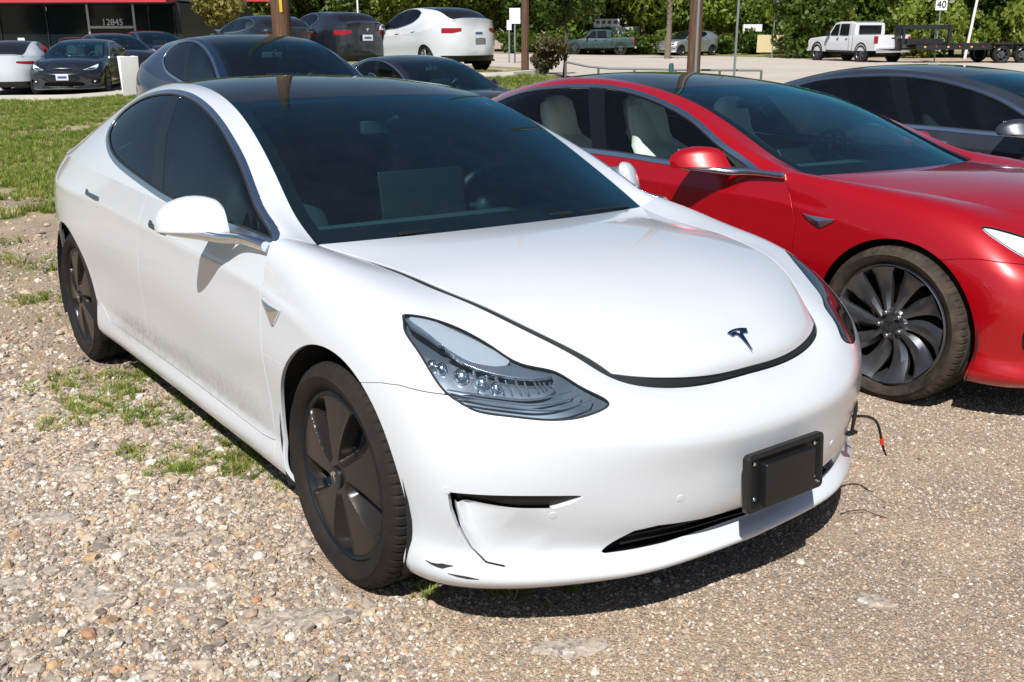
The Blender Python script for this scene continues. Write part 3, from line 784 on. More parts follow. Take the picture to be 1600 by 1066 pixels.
        sides('corner_vent', dark, 'black_plastic', fl=0); sides('corner_scoop', white, paint_m, fl=0)
    else:
        sides('fog_grille', scoop.off(-.03), 'black_plastic', fl=0)
        b = B(); 
        for sgn in (1, -1): b.sphere((.58, sgn * .70, .37), (.025, .03, .025))
        wp(b, 'fog_lamp', 'lamp_white')
    bm_ = both(bump); obm('front_bumper', wmesh(flange(weld(bm_), .016 if hero else .03), W), paint_m, root)
    sides('fender', fend, paint_m)
    # intake: dark cavity, mesh and shelf
    iv = both(intake); obm('air_intake', wmesh(weld(iv).off(-.055), W), 'liner', root)
    if hero:
        b = B()
        for k in range(3):
            z = .262 + .018 * k; pts = [(np.interp(abs(y), [0, .25, .45], [.765, .745, .705]), y, z + .01 * (abs(y) / .45)) for y in np.linspace(-.44, .44, 17)]
            b.tube(pts, .003, 5)
        wp(b, 'grille_slat', 'black_plastic')
        # lip shelf inner floor
        G = []
        for y in np.linspace(-.47, .47, 41):
            x0 = np.interp(abs(y), [0, .22, .42, .5], [.750, .741, .717, .69]); G.append([(x0 - .10, y, .232), (x0 - .004, y, .2385)])
        obm('intake_floor', gmesh(np.array(G)), 'black_plastic', root)
    # ---- headlamps
    for sgn in (1, -1):
        L_ = lens if sgn > 0 else lens.mirror()
        hl = empty('headlight'); hl.parent = root
        obm('lens', wmesh(flange(L_.off(-.0015), .006), W), 'glass_lamp', hl)
        Lm = M(lens.V, lens.N, lens.F); q = np.stack([Lm.V @ hn[0], Lm.V @ hn[1]], 1); sd = -sdpoly(q, hp)
        mir = (lambda m: m) if sgn > 0 else (lambda m: m.mirror())
        # dark edge, bowl
        ring = clip(Lm, sd - .007); obm('lamp_seal', wmesh(mir(ring).off(.0006), W), 'rubber_seal', hl)
        depth = .004 + .055 * np.clip((sd - .004) / .012, 0, 1) ** .8
        bowl = M(Lm.V - Lm.N * depth[:, None], Lm.N, Lm.F)
        obm('housing', wmesh(mir(bowl), W), 'lamp_grey' if style == '3' else 'black_gloss', hl)
        if res > .45:
            # light bar: follows the upper edge then sweeps back along the middle
            a_ = q[:, 0]; bb = q[:, 1]
            if style == '3':
                pj = lambda P: np.array([[np.dot(p, hn[0]), np.dot(p, hn[1])] for p in P if p])
                def piece(P, dep, mat, nm, edge=.004, th=.012):
                    f = np.maximum(sdpoly(q, cspl(pj(P), 90)), edge - sd); mm = clip(M(Lm.V - Lm.N * dep, Lm.N, Lm.F), f)
                    if len(mm.F): obm(nm, wmesh(mir(flange(mm, th, .0008)), W), mat, hl)
                piece(LAMP_PANEL, .007, 'lamp_panel', 'upper_reflector'); piece(LAMP_STRIP, .004, 'lamp_silver', 'light_bar'); piece(LAMP_ZONE, .036, 'lamp_silver', 'projector_row')
                def inset(P, dep):
                    o_ = []
                    for p in P:
                        if not p: continue
                        i = np.argmin(np.linalg.norm(Lm.V - np.array(p), axis=1)); v = np.array(p) - Lm.N[i] * dep; o_.append((v[0], v[1] * sgn, v[2]))
                    return np.array(o_)
                for k, P in enumerate((LAMP_RIB1, LAMP_RIB2, LAMP_RIB3)):
                    b = B(); b.tube(cspl(inset(P, .012), 30, False).tolist(), [.0012 + .0022 * math.sin(math.pi * i / 29) ** .5 for i in range(30)], 6); b.build('light_rib', 'lamp_silver', hl)
                for k, (pa, pb_) in enumerate(zip(inset(LAMP_FINA, .014), inset(LAMP_FINB, .022))):
                    b = B(); b.tube([tuple(pa), tuple(pb_)], [.0042 if k < 3 else .0028, .0028 if k < 3 else .0018], 6); b.build('reflector_fin', 'chrome' if k % 2 else 'lamp_silver', hl)
                for p, rr in zip(inset(LAMP_PROJ, .030), (.016, .018, .024, .022, .016)):
                    b = B(); b.sphere(tuple(p), (rr, rr * .8, rr * .9)); b.build('projector', 'chrome', hl)
            else:
                band_f = np.maximum(.006 - sd, np.minimum(sd - .020, np.interp(q[:, 0], [q[:, 0].min(), q[:, 0].max()], [.012, -.012]) - (q[:, 1] - q[:, 1].mean()) * .9))
                mm = clip(M(Lm.V - Lm.N * .008, Lm.N, Lm.F), band_f); obm('light_bar', wmesh(mir(mm), W), 'lamp_white', hl)
                b = B()
                for p in ((.52, .68, .725), (.60, .58, .705)): b.sphere((p[0] - .03, p[1] * sgn, p[2] - .01), (.03, .025, .022))
                wp(b, 'projector', 'chrome', hl)
    # ---- hood
    hood = both(mH); hood = weld(hood)
    if hero:   # pulled in a little along the nose: the seal shows in the gap
        pass
    # shrink the panel edge: distance from boundary
    rows, cols = max(6, int(160 * res)), max(5, int(70 * res))
    hg = HS.grid(rows, cols); uu, vv = np.meshgrid(np.linspace(0, 1, rows), np.linspace(0, 1, cols), indexing='ij')
    mH = orient(gmesh(hg), 2); gapw = np.interp(uu, [0, .12, .3, .6, .8, 1], [.003, .007, .024, .034, .036, .036]) if hero else .004 + 0 * uu
    side_d = np.linalg.norm(hg - hg[:, -1:, :], axis=-1); nose_d = np.linalg.norm(hg - hg[-1:, :, :], axis=-1)
    frontgap = .030 if hero else .004
    f = np.maximum((gapw - side_d).ravel(), (frontgap - nose_d).ravel()); f = np.maximum(f, (.004 - np.linalg.norm(hg - hg[:1, :, :], axis=-1)).ravel())
    hd = clip(mH, f); hdb = weld(both(hd))
    obm('hood', wmesh(flange(hdb, .006 if hero else .02, .003), W), paint_m, root)
    sealm = weld(both(mH)).off(-.0055 if hero else -.02); obm('hood_seal', wmesh(sealm, W), 'rubber_seal', root)
    # ---- doors, sills, quarters
    mR = clip(mR, arch(mR, wxs[1])); mR = clip(mR, arch(mR, wxs[0]))
    if style == 'S': bx = lambda z: np.interp(z, [.2, .45, .85, 1.05], [-1.80, -1.78, -1.72, -1.66])
    else: bx = lambda z: np.interp(z, [.2, .40, .82, 1.05], [-1.79, -1.764, -1.69, -1.62])
    zs = lambda x: np.interp(x, [-2.6, -2.3, -.55, -.45], [.46, .318, .290, .30])
    x, z = mR.V[:, 0], mR.V[:, 2]
    fdl = np.maximum(x + .455, zs(x) - z)       # front door: x<-.455, above sill
    rear_lim = lambda m: np.maximum(m.V[:, 0] * 0 - 1, arch(m, wxs[1], AR + .045))
    def part(m, *fs):
        for fn_ in fs: m = clip(m, fn_(m))
        return m
    fd = part(mR, lambda m: m.V[:, 0] + .4545, lambda m: zs(m.V[:, 0]) - m.V[:, 2] + GAP, lambda m: bx(m.V[:, 2]) - m.V[:, 0] + GAP, lambda m: dlo(m) * -1)
    xr = lambda z: np.interp(z, [.2, .8, 1.0, 1.05], [-2.9, -2.62, -2.45, -2.42])
    rd = part(mR, lambda m: m.V[:, 0] - bx(m.V[:, 2]) + GAP, lambda m: zs(m.V[:, 0]) - m.V[:, 2] + GAP, lambda m: arch(m, wxs[1], AR + .04) + GAP, lambda m: xr(m.V[:, 2]) - m.V[:, 0] + GAP, lambda m: dlo(m) * -1)
    sill = part(mR, lambda m: m.V[:, 2] - zs(m.V[:, 0]) + GAP, lambda m: -m.V[:, 0] - 2.62)
    quarter = part(mR, lambda m: -(zs(m.V[:, 0]) - m.V[:, 2]) if False else m.V[:, 0] + 2.0, lambda m: -np.maximum(np.maximum(zs(m.V[:, 0]) - m.V[:, 2] + 0, arch(m, wxs[1], AR + .04)), xr(m.V[:, 2]) - m.V[:, 0]), lambda m: dlo(m) * -1)
    quarter = part(quarter, lambda m: -np.maximum(m.V[:, 2] - zs(m.V[:, 0]), -m.V[:, 0] - 2.62))
    # rear bumper, tail lamp out of the quarter
    zrb = lambda m: np.maximum(m.V[:, 2] - .70, m.V[:, 0] + 3.12)
    rb = clip(quarter, zrb(quarter) + GAP * .5); quarter = clip(quarter, -zrb(quarter) + GAP * .5)
    tlp = lambda m: np.maximum(np.maximum((.835 + .03 * np.clip((.60 - m.V[:, 1]) / .2, 0, 1)) - m.V[:, 2], m.V[:, 2] - .915), np.maximum(m.V[:, 0] + 3.50 - (m.V[:, 2] - .8) * .2, .40 - m.V[:, 1]))
    tail = clip(quarter, tlp(quarter) + .002); quarter = clip(quarter, -tlp(quarter))
    blk = lambda m: m.V[:, 2] - .40
    diff = clip(rb, np.maximum(blk(rb), rb.V[:, 0] + 3.45)); rb = clip(rb, -np.maximum(blk(rb), rb.V[:, 0] + 3.45))
    sides('front_door', fd, paint_m); sides('rear_door', rd, paint_m); sides('sill', sill, paint_m); 
    sides('rear_diffuser', diff, 'black_plastic', fl=0)
    obm('rear_bumper', wmesh(flange(weld(both(rb)), .02), W), paint_m, root)
    for o in sides('tail_light', tail.off(.002), 'lamp_red', fl=.01): pass
    # ---- greenhouse
    pil = clip(mG, -dlo(mG) + .0); fr_keep = pil
    body_side = join(quarter, pil)
    for o in sides('body_side', body_side, paint_m): pass
    allside = join(mR, mG)
    tw = .019 if hero else .024
    d_ = dlo(allside); ring = clip(allside, np.maximum(d_, -d_ - tw))
    sides('window_trim', flange(ring.off(.003), .008, .002) if not hero else ring.off(.003), 'chrome' if hero or style == 'S' else 'chrome', fl=.008)
    d_ = dlo(allside); seal = clip(allside, np.maximum(d_ + tw, -d_ - tw - .010)); sides('window_seal', seal.off(-.001), 'rubber_seal', fl=0)
    d_ = dlo(allside); gl = clip(allside, d_ + tw + .009).off(-.004)
    if style == 'S': p0 = lambda z: np.interp(z, [.95, 1.40], [-2.05, -2.39]); p1 = lambda z: np.interp(z, [.95, 1.4], [-1.94, -2.25])
    else: p0 = lambda z: np.interp(z, [.95, 1.02, 1.197, 1.34], [-1.60, -1.640, -1.80, -1.873]); p1 = lambda z: np.interp(z, [.95, 1.0, 1.19, 1.34], [-1.47, -1.504, -1.68, -1.771])
    cx = lambda m: (W(m.V)[:, 0] if style == 'S' else m.V[:, 0])
    gf = clip(gl, p1(gl.V[:, 2]) - cx(gl)); pb = clip(gl, np.maximum(cx(gl) - p1(gl.V[:, 2]), p0(gl.V[:, 2]) - cx(gl))); gr = clip(gl, cx(gl) - p0(gl.V[:, 2]))
    sides('front_window', gf, glass_s, fl=.003); sides('rear_window', gr, glass_s, fl=.003); sides('door_pillar', pb.off(.001), 'black_gloss', fl=.01)
    # ---- windscreen, roof, rear screen, boot lid
    x = mT.V[:, 0]; y = mT.V[:, 1]
    bow = lambda m, c: m.V[:, 0] - (c - .10 * (m.V[:, 1] / .6) ** 2)
    edge_gap = .0  
    ws = clip(mT, -(bow(mT, -1.24)) + .002); rf = clip(clip(mT, bow(mT, -1.24) + .003), -bow(clip(mT, bow(mT, -1.24) + .003), -2.62))
    rg = clip(clip(mT, bow(mT, -2.62) + .003), -(clip(mT, bow(mT, -2.62) + .003).V[:, 0] + 3.60)); tl = clip(mT, mT.V[:, 0] + 3.603)
    obm('windshield', wmesh(flange(weld(both(ws)), .006), W), 'glass_screen', root)
    obm('roof_glass', wmesh(flange(weld(both(rf)), .006), W), 'glass_roof', root)
    obm('rear_screen', wmesh(flange(weld(both(rg)), .006), W), 'glass_dark', root)
    obm('boot_lid', wmesh(flange(weld(both(tl)), .02), W), paint_m, root)
    # black frit round the screen
    hgT = TS.grid(max(6, int(340 * res)), max(5, int(60 * res))); 
    sdist = np.linalg.norm(hgT - hgT[:, -1:, :], axis=-1); bd = np.linalg.norm(hgT - hgT[:1, :, :], axis=-1)
    f = np.minimum(sdist.ravel() - .045, np.minimum(bd.ravel() - .085, np.abs(bow(mT, -1.24)) - .05)); f = np.maximum(f, -(mT.V[:, 0] + 3.55)); f = np.maximum(f, -(bow(mT, -2.7)) * (1) - 2) 
    fr_ = clip(mT, f); obm('screen_border', wmesh(weld(both(fr_)).off(-.007), W), 'black_gloss', root)
    # ---- inner shell
    inn = clip(mG, -dlo(mG) - .03).off(-.035); sides('pillar_lining', inn, 'interior_grey', fl=0)
    dc = clip(clip(mR, mR.V[:, 0] + .5), -(clip(mR, mR.V[:, 0] + .5).V[:, 0]) - 3.2); dc = clip(dc, .3 - dc.V[:, 2]); dc = clip(dc, -dlo(dc)).off(-.07); sides('door_card', dc, seats if seats == 'interior_grey' else 'interior_dark', fl=0)
    b = B(); b.box((-1.95, 0, .26), (3.2, 1.5, .05)); b.box((-.55, 0, .55), (.06, 1.5, .6)); wp(b, 'floor_pan', 'liner', smooth=False)
    b = B(); b.box((-3.2, 0, .75), (.9, 1.3, .25)); b.box((-2.95, 0, .85), (.05, 1.35, .35), Matrix.Rotation(-.3, 3, 'Y')); wp(b, 'parcel_shelf', 'interior_dark', smooth=False)
    b = B(); b.box((.05, 0, .40), (1.0, 1.0, .35)); b.box((-3.3, 0, .45), (.6, 1.2, .3)); b.box((-1.45, 0, .215), (2.2, 1.55, .05)); wp(b, 'underbody', 'liner', smooth=False)
    # wheel arch liners
    for cx_ in (wxs[0], wxs[1]):
        for sgn in (1, -1):
            b = B(); V = []; F = []; n = 28
            for k in range(n + 1):
                a = rad(-25) + rad(230) * k / n
                for yy in (.888 if cx_ == wxs[0] else .895, .50): V.append((cx_ + (AR + .012) * math.cos(a), sgn * yy * (1.05 if style != '3' else 1.), .342 + (AR + .012) * math.sin(a)))
            for k in range(n): F.append((2 * k, 2 * k + 1, 2 * k + 3, 2 * k + 2))
            c0 = len(V); V.append((cx_, sgn * .50 * (1.05 if style != '3' else 1.), .35))
            for k in range(n): F.append((2 * k + 1, 2 * k + 3, c0))
            b.add(V, F); b.build('wheel_arch_liner', 'liner', root)
    # ---- seats, dash, steering wheel
    def seat(x, y, w=.50):
        s = empty('seat'); s.parent = root; T = Matrix.Rotation(.35, 3, 'Y') if False else Matrix.Rotation(-.32, 3, 'Y')
        b = B(); b.box((x + .12, y, .50), (.50, w, .14), Matrix.Rotation(-.12, 3, 'Y'), .05); wp(b, 'seat_cushion', seats, s)
        # backrest with shoulders that narrow into an integrated headrest
        sec = [(.0, .23, .06), (.12, .25, .065), (.30, .245, .06), (.42, .22, .055), (.50, .165, .05), (.56, .135, .055), (.66, .135, .06), (.74, .12, .055), (.78, .07, .035)]
        V = []; F = []; m_ = 20
        for h_, hw, ht in sec:
            for k in range(m_):
                a = TAU * k / m_; ca, sa = math.cos(a), math.sin(a)
                px_ = ht * abs(ca) ** .7 * (1 if ca > 0 else -1); py_ = hw * abs(sa) ** .6 * (1 if sa > 0 else -1)
                V.append(Matrix.Rotation(-.30, 3, 'Y') @ Vector((px_, py_, h_)) + Vector((x - .12, y, .50)))
        for i in range(len(sec) - 1):
            for k in range(m_):
                a = i * m_ + k; c_ = i * m_ + (k + 1) % m_; F.append((a, c_, c_ + m_, a + m_))
        F.append(tuple((len(sec) - 1) * m_ + k for k in range(m_))); F.append(tuple(range(m_))[::-1])
        b = B(); b.add(V, F); wp(b, 'backrest', seats, s)
    fx = -1.32; off = -.42 if style == 'S' else 0
    if style == 'S': off = -.02
    for sgn in (1, -1): seat(fx, sgn * .37)
    for sgn in (1, -1): seat(-2.18, sgn * .37, .55)
    b = B(); V = []
    prof = [(-.52, .90), (-.60, .925), (-.75, .925), (-.86, .905), (-.90, .86), (-.88, .80), (-.80, .72), (-.55, .62)]
    V = [(px_, y_, pz_) for y_ in (-.72, .72) for px_, pz_ in prof]; n = len(prof)
    b.add(V, [(i, i + 1, i + n + 1, i + n) for i in range(n - 1)] + [tuple(range(n)), tuple(range(2 * n - 1, n - 1, -1))])
    wp(b, 'dashboard', 'interior_dark', angle=40)
    sw = empty('steering_wheel'); sw.parent = root
    c0 = Vector((-1.02, .37, .90)); ax_ = Vector((-.92, 0, .38)).normalized(); e1 = Vector((0, 1, 0)); e2 = ax_.cross(e1)
    b = B(); b.tube([c0 + (e1 * math.cos(a) + e2 * math.sin(a)) * .182 for a in np.linspace(0, TAU, 41)], .015, 8, False); wp(b, 'wheel_ring', 'interior_black_leather', sw)
    b = B(); b.sphere(tuple(c0 - ax_ * .02), (.045, .07, .06)); b.tube([c0 + e1 * .17, c0 - e1 * .17], .016); b.tube([c0, c0 + e2 * (-.17)], .014); b.tube([c0, c0 - ax_ * .25], .03); wp(b, 'wheel_hub', 'interior_black_leather', sw)
    b = B()
    if style == 'S': b.box((-.93, 0, .80), (.025, .26, .36), Matrix.Rotation(-.2, 3, 'Y'), .008)
    else: b.box((-.93, 0, .955), (.014, .385, .245), Matrix.Rotation(-.16, 3, 'Y'), .006)
    wp(b, 'touch_screen', 'screen_back')
    b = B(); b.box((-1.22, 0, 1.225), (.03, .22, .055), None, .012); b.tube([(-1.22, 0, 1.23), (-1.12, 0, 1.27)], .01); wp(b, 'rear_view_mirror', 'interior_dark')
    # ---- door mirrors
    for sgn in (1, -1):
        mr = empty('side_mirror'); mr.parent = root
        secs = []  # (y, x centre, z centre, half depth x, half height z)
        for y_, xc, hx, hz in ((.884, -.730, .030, .055), (.889, -.735, .050, .086), (.902, -.743, .058, .098), (.925, -.757, .062, .105), (.95, -.772, .064, .107), (.975, -.788, .064, .105), (1.0, -.805, .061, .098), (1.022, -.821, .055, .088), (1.042, -.837, .047, .073), (1.057, -.850, .036, .054), (1.066, -.859, .025, .036), (1.071, -.864, .012, .018)):
            row = []
            for k in range(36):
                a = TAU * k / 36; ca, sa = math.cos(a), math.sin(a); p = .5 if style == 'S' else .65
                dx = hx * abs(ca) ** p * (1 if ca > 0 else -1) * (1.0 if ca > 0 else .8); dz = hz * (.9 if style == 'S' else 1) * abs(sa) ** (.5 if style == 'S' else .65) if sa > 0 else -.010 * abs(sa) ** .5
                row.append((xc + dx - (.35 * dz if sa > 0 and ca > 0 else .05 * dz), sgn * y_, .953 + dz))
            secs.append(row)
        V = [p for r in secs for p in r]; F = []
        for i in range(len(secs) - 1):
            for k in range(36): F.append((i * 36 + k, i * 36 + (k + 1) % 36, (i + 1) * 36 + (k + 1) % 36, (i + 1) * 36 + k))
        F += [tuple(range(36)), tuple((len(secs) - 1) * 36 + k for k in range(36))]
        b = B(); b.add(V, F)
        o = wp(b, 'mirror_shell', paint_m, mr, angle=60)
        b = B()
        pts = [(-.858, 1.066, .954), (-.822, 1.045, .947), (-.770, .995, .942), (-.725, .95, .938), (-.690, .92, .932), (-.650, .895, .934), (-.600, .880, .936), (-.530, .870, .934), (-.455, .862, .930)]
        P_ = [(x_, sgn * y_, z_) for i, (x_, y_, z_) in enumerate(pts)]
        b.tube(cspl(np.array(P_), 40, False).tolist(), [.005 + .011 * min(1, i / 14) for i in range(40)], 10, True, 1.3)
        wp(b, 'mirror_foot', 'chrome', mr, angle=60)
        b = B(); b.box((-.855, sgn * .965, .995), (.006, .13, .08), None, .002); wp(b, 'mirror_glass', 'chrome', mr)
    # ---- handles and badges on the door skins
    def on_side(x, z, src=None):
        m = src if src is not None else mR; i = np.argmin(np.hypot(m.V[:, 0] - x, m.V[:, 2] - z)); return m.V[i], m.N[i]
    for hx, hz in ((-1.45, .862), (-2.32, .906)):
        p, nn = on_side(hx, hz)
        for sgn in (1, -1):
            b = B(); poly = [(.105, -.004), (.100, .011), (-.06, .0085), (-.085, .018), (-.108, .018), (-.110, -.002), (-.095, -.0095), (.05, -.0095)]
            t = np.array([1, 0, -nn[0] / nn[1] * 0]); zt = np.array([0, 0, 1.]) - nn * nn[2]; zt /= np.linalg.norm(zt)
            V = []; 
            for o_ in (-.004, .005):
                for a, c_ in poly: q_ = p + np.array([1, 0, 0]) * a + zt * (c_ - a * .045) + nn * o_; V.append((q_[0], q_[1] * sgn, q_[2]))
            n = len(poly); b.add(V, [tuple(range(n)), tuple(range(2 * n - 1, n - 1, -1))] + [(i, i + n, (i + 1) % n + n, (i + 1) % n) for i in range(n)])
            wp(b, 'door_handle', 'chrome_dark' if style == '3' else 'chrome', smooth=False)
    src = join(fend)
    bq = [(-.432, .775), (-.385, .768), (-.298, .764), (-.312, .748), (-.345, .712), (-.362, .708), (-.395, .735), (-.425, .760)] if style != 'S' else [(-.405, .778), (-.37, .772), (-.255, .770), (-.27, .758), (-.32, .728), (-.335, .728), (-.375, .748)]
    for sgn in (1, -1):
        b = B(); V = []
        for o_ in (-.003, .006):
            for x_, z_ in bq:
                p, nn = on_side(x_, z_, src); s_ = 1 if o_ < 0 else .9; V.append(tuple((np.array([x_, p[1], z_]) + nn * o_) * np.array([1, sgn, 1])))
        c_ = np.mean([V[i] for i in range(len(bq), 2 * len(bq))], 0) + np.array([0, sgn * .006, 0]); n = len(bq); V.append(tuple(c_))
        b.add(V, [tuple(range(n))] + [(i, i + n, (i + 1) % n + n, (i + 1) % n) for i in range(n)] + [(n + i, n + (i + 1) % n, 2 * n) for i in range(n)])
        wp(b, 'fender_badge', 'chrome', smooth=False)
    # ---- wheels
    rw = .334 if style in '3' else (.352 if style == 'S' else .36)
    trk = {'3': .781, 'S': .850, 'Y': .82, 'X': .845}[style]
    w0 = make_wheel(wheel, root, R=rw, w=.235 if style == '3' else .25, lo=res < .6, tyre='tyre_dusty' if style == 'S' else 'tyre')
    locs = [(wxs[0], -trk, 0), (wxs[1], -trk, 0), (wxs[0], trk, 0), (wxs[1], trk, 0)]
    for i, (x_, y_, _) in enumerate(locs):
        w = w0 if i == 0 else copy_tree(w0, root)
        w.location = (x_, y_, rw - .004); sp = [25, -35, 10, 60][i] if hero else [8, 50, 20, 70][i]
        if y_ < 0: w.rotation_euler = Matrix.Rotation(math.pi, 3, 'Z').to_euler()
        q_ = (Matrix.Rotation(math.pi, 3, 'Z') if y_ < 0 else Matrix.Identity(3)) @ Matrix.Rotation(rad(sp), 3, 'Y')
        w.rotation_euler = q_.to_euler()
    return root, dict(W=W, mR=mR, mF=rest, hood=hdb, top=mT, wpt=wpt, TS=TS, bump=bm_, src=src)
# ------------------------------------------------------------------ details of the white car
def hero_extras(root, I):
    # plate bracket: frame, raised centre, screws
    R = Matrix.Rotation(-.06, 3, 'Y'); C0 = Vector((.868, 0, .415)); br = empty('plate_bracket'); br.parent = root
    def loc(p): return C0 + R @ Vector(p)
    b = B(); w, h = .158, .080
    def rr(w, h, r, n=6):
        P = []
        for cx, cz, a0 in ((w - r, h - r, 0), (-w + r, h - r, 90), (-w + r, -h + r, 180), (w - r, -h + r, 270)):
            for k in range(n + 1): a = rad(a0 + 90 * k / n); P.append((cx + r * math.cos(a), cz + r * math.sin(a)))
        return P
    rings = [(rr(w, h, .014), -.006), (rr(w, h, .014), .010), (rr(w - .003, h - .003, .013), .013), (rr(w - .013, h - .013, .009), .012), (rr(w - .017, h - .017, .008), .002), (rr(w - .05, h - .03, .006), .001)]
    V = []; n = len(rings[0][0])
    for P, x in rings: V += [loc((x, y, z)) for y, z in P]
    F = [(i * n + k, i * n + (k + 1) % n, (i + 1) * n + (k + 1) % n, (i + 1) * n + k) for i in range(len(rings) - 1) for k in range(n)]
    F.append(tuple((len(rings) - 1) * n + k for k in range(n)))
    b.add(V, F); b.build('bracket_frame', 'black_plastic', br, True, 30)
    b = B(); b.box(loc((.012, .004, -.010)), (.026, .205, .118), R, .006); b.build('bracket_panel', 'black_plastic', br)
    for y in (-.125, .125):
        for z in (-.045, .052):
            b = B(); b.sphere(loc((.006, y, z)), (.004, .006, .006), 10, 6); b.build('screw', 'chrome', br)
    # hood emblem
    T = I['hood']; c = np.array([.700, 0, .747]); i = np.argmin(np.linalg.norm(T.V - c, axis=1)); p = T.V[i]; nn = T.N[i]; nn = nn * np.array([1, 0, 1]); nn /= np.linalg.norm(nn)
    fw = np.array([nn[2], 0, -nn[0]])
    e = t_emblem(.078, .003).build('hood_emblem', 'chrome_dark', root)
    # local: x -> car -y (reader's right from the front is car's right... ), z -> up the hood, y -> normal
    X = Vector((0, 1, 0)); Zc = Vector(-fw); Yc = Vector(nn)
    e.matrix_parent_inverse = Matrix(); e.matrix_local = Matrix.Translation(Vector(p) + Yc * .001) @ Matrix((X, Yc, Zc)).transposed().to_4x4()
    # wipers
    for y0, y1, xx in ((-.10, -.62, 0), (.28, .05, 0)):
        pass
    b = B(); b.tube([(-.395, .60, .938), (-.345, .40, .948), (-.325, .16, .951)], .0055, 6); b.box((-.325, .20, .953), (.02, .10, .012), None, .003); b.build('wiper', 'black_plastic', root)
    b = B(); b.box((-.345, -.40, .945), (.02, .12, .008), None, .003); b.build('washer_nozzle', 'black_plastic', root)
    # parking sensors
    bm = I['bump']
    for y, z in ((-.651, .372), (-.317, .400), (.317, .400), (.651, .372), (-.84, .46), (.84, .46)):
        s = bm.V[:, 0] > .2; d = np.hypot(bm.V[:, 1] - y, bm.V[:, 2] - z) + np.where(s, 0, 9); i = np.argmin(d); q = Vector(bm.V[i]); nv = Vector(bm.N[i])
        b = B(); Rq = nv.to_track_quat('Y', 'Z').to_matrix()
        b.lathe([(0, .0015), (.009, .0015), (.0095, .0005), (.0115, .0003), (.0118, -.002)], 20); b.V = [tuple(Rq @ Vector(v) + q) for v in b.V]; b.build('parking_sensor', 'paint_white', root)
    # scuffs on the corner: shallow gouges that expose dark plastic
    def gouge(pts, wd):
        V = []; F = []
        for k, (x, y, z) in enumerate(pts):
            i = np.argmin(np.linalg.norm(bm.V - np.array([x, y, z]), axis=1)); p = bm.V[i] * 0 + np.array([x, y, z]); nn = bm.N[i]; p = p + nn * (np.dot(bm.V[i] - p, nn) + .0008)
            tn = np.cross(nn, np.array(pts[min(k + 1, len(pts) - 1)]) - np.array(pts[max(k - 1, 0)])); tn /= np.linalg.norm(tn); w_ = wd[k]
            V += [tuple(p + tn * w_), tuple(p - tn * w_)]
        F = [(2 * k, 2 * k + 1, 2 * k + 3, 2 * k + 2) for k in range(len(pts) - 1)]; b = B(); b.add(V, F); return b
    gouge([(.437,-.864,.245), (.455,-.857,.241), (.470,-.849,.240), (.482,-.842,.241), (.492,-.835,.243), (.505,-.824,.245)], [.001, .003, .005, .007, .004, .001]).build('scuff', 'scuff', root)
    gouge([(.497,-.836,.224), (.515,-.820,.221), (.535,-.801,.218), (.556,-.781,.215)], [.001, .003, .0035, .001]).build('scuff', 'scuff', root)
    # loose cable and broken sensor lead at the left corner
    cb = empty('loose_cable'); cb.parent = root
    b = B(); b.tube(cspl(np.array([(.66, .50, .405), (.70, .545, .402), (.705, .60, .392), (.705, .65, .375), (.703, .69, .348), (.701, .715, .310), (.70, .728, .285)]), 24, False).tolist(), .0045, 8); b.build('cable_sheath', 'black_plastic', cb)
    b = B(); b.tube([(.70, .728, .286), (.70, .737, .262)], .0062, 8); b.build('tape', 'red_tape', cb)
    b = B(); b.tube([(.70, .737, .262), (.70, .752, .236), (.70, .768, .215)], [.0045, .004, .003], 8); b.build('cable_end', 'black_plastic', cb)
    b = B(); b.tube([(.715, .548, .455), (.715, .545, .43), (.715, .541, .40), (.715, .535, .36)], [.003, .006, .0065, .005], 6); b.box((.716, .53, .355), (.02, .045, .010), None, .003); b.build('broken_clip', 'black_plastic', cb)
# ------------------------------------------------------------------ terrain
CW = np.array(_C); FH = np.array([Fw.x, Fw.y]); FH /= np.linalg.norm(FH); RH = np.array([FH[1], -FH[0]])
nL = np.array(L3 @ Vector((0, 0, 1))); pL = np.array(LOT @ Vector((0, 0, 0)))
TP = np.array([-1200, -300, 100, 300, 450, 620, 800, 950, 1100, 1300, 1700, 2600.])
TD = np.array([14, 20, 27, 35, 45, 60, 90, 400.])
TH = np.array([
 [-.38,-.35,-.25,-.2,-.1,0,0,0],[-.38,-.33,-.20,-.15,-.1,-.1,0,0],[-.34,-.26,-.14,-.12,-.1,-.1,0,0],[-.20,-.10,.05,.10,.1,0,0,0],[-.12,-.05,.42,.42,.25,.1,0,0],
 [-.30,-.22,.46,.42,.20,0,-.2,0],[-.34,-.26,.44,.38,.10,-.05,-.2,0],[-.36,-.14,.03,.0,-.05,-.15,-.3,0],[-.37,-.18,-.02,-.05,-.08,-.18,-.3,0],
 [-.38,-.20,-.05,-.08,-.08,-.12,-.2,0],[-.38,-.22,-.08,-.10,-.08,-.05,-.1,0],[-.38,-.3,-.2,-.1,0,0,0,0.]])
def dpx(x, y):
    vx = np.asarray(x, float) - CW[0]; vy = np.asarray(y, float) - CW[1]
    d = vx * FH[0] + vy * FH[1]; s = vx * RH[0] + vy * RH[1]
    return d, s
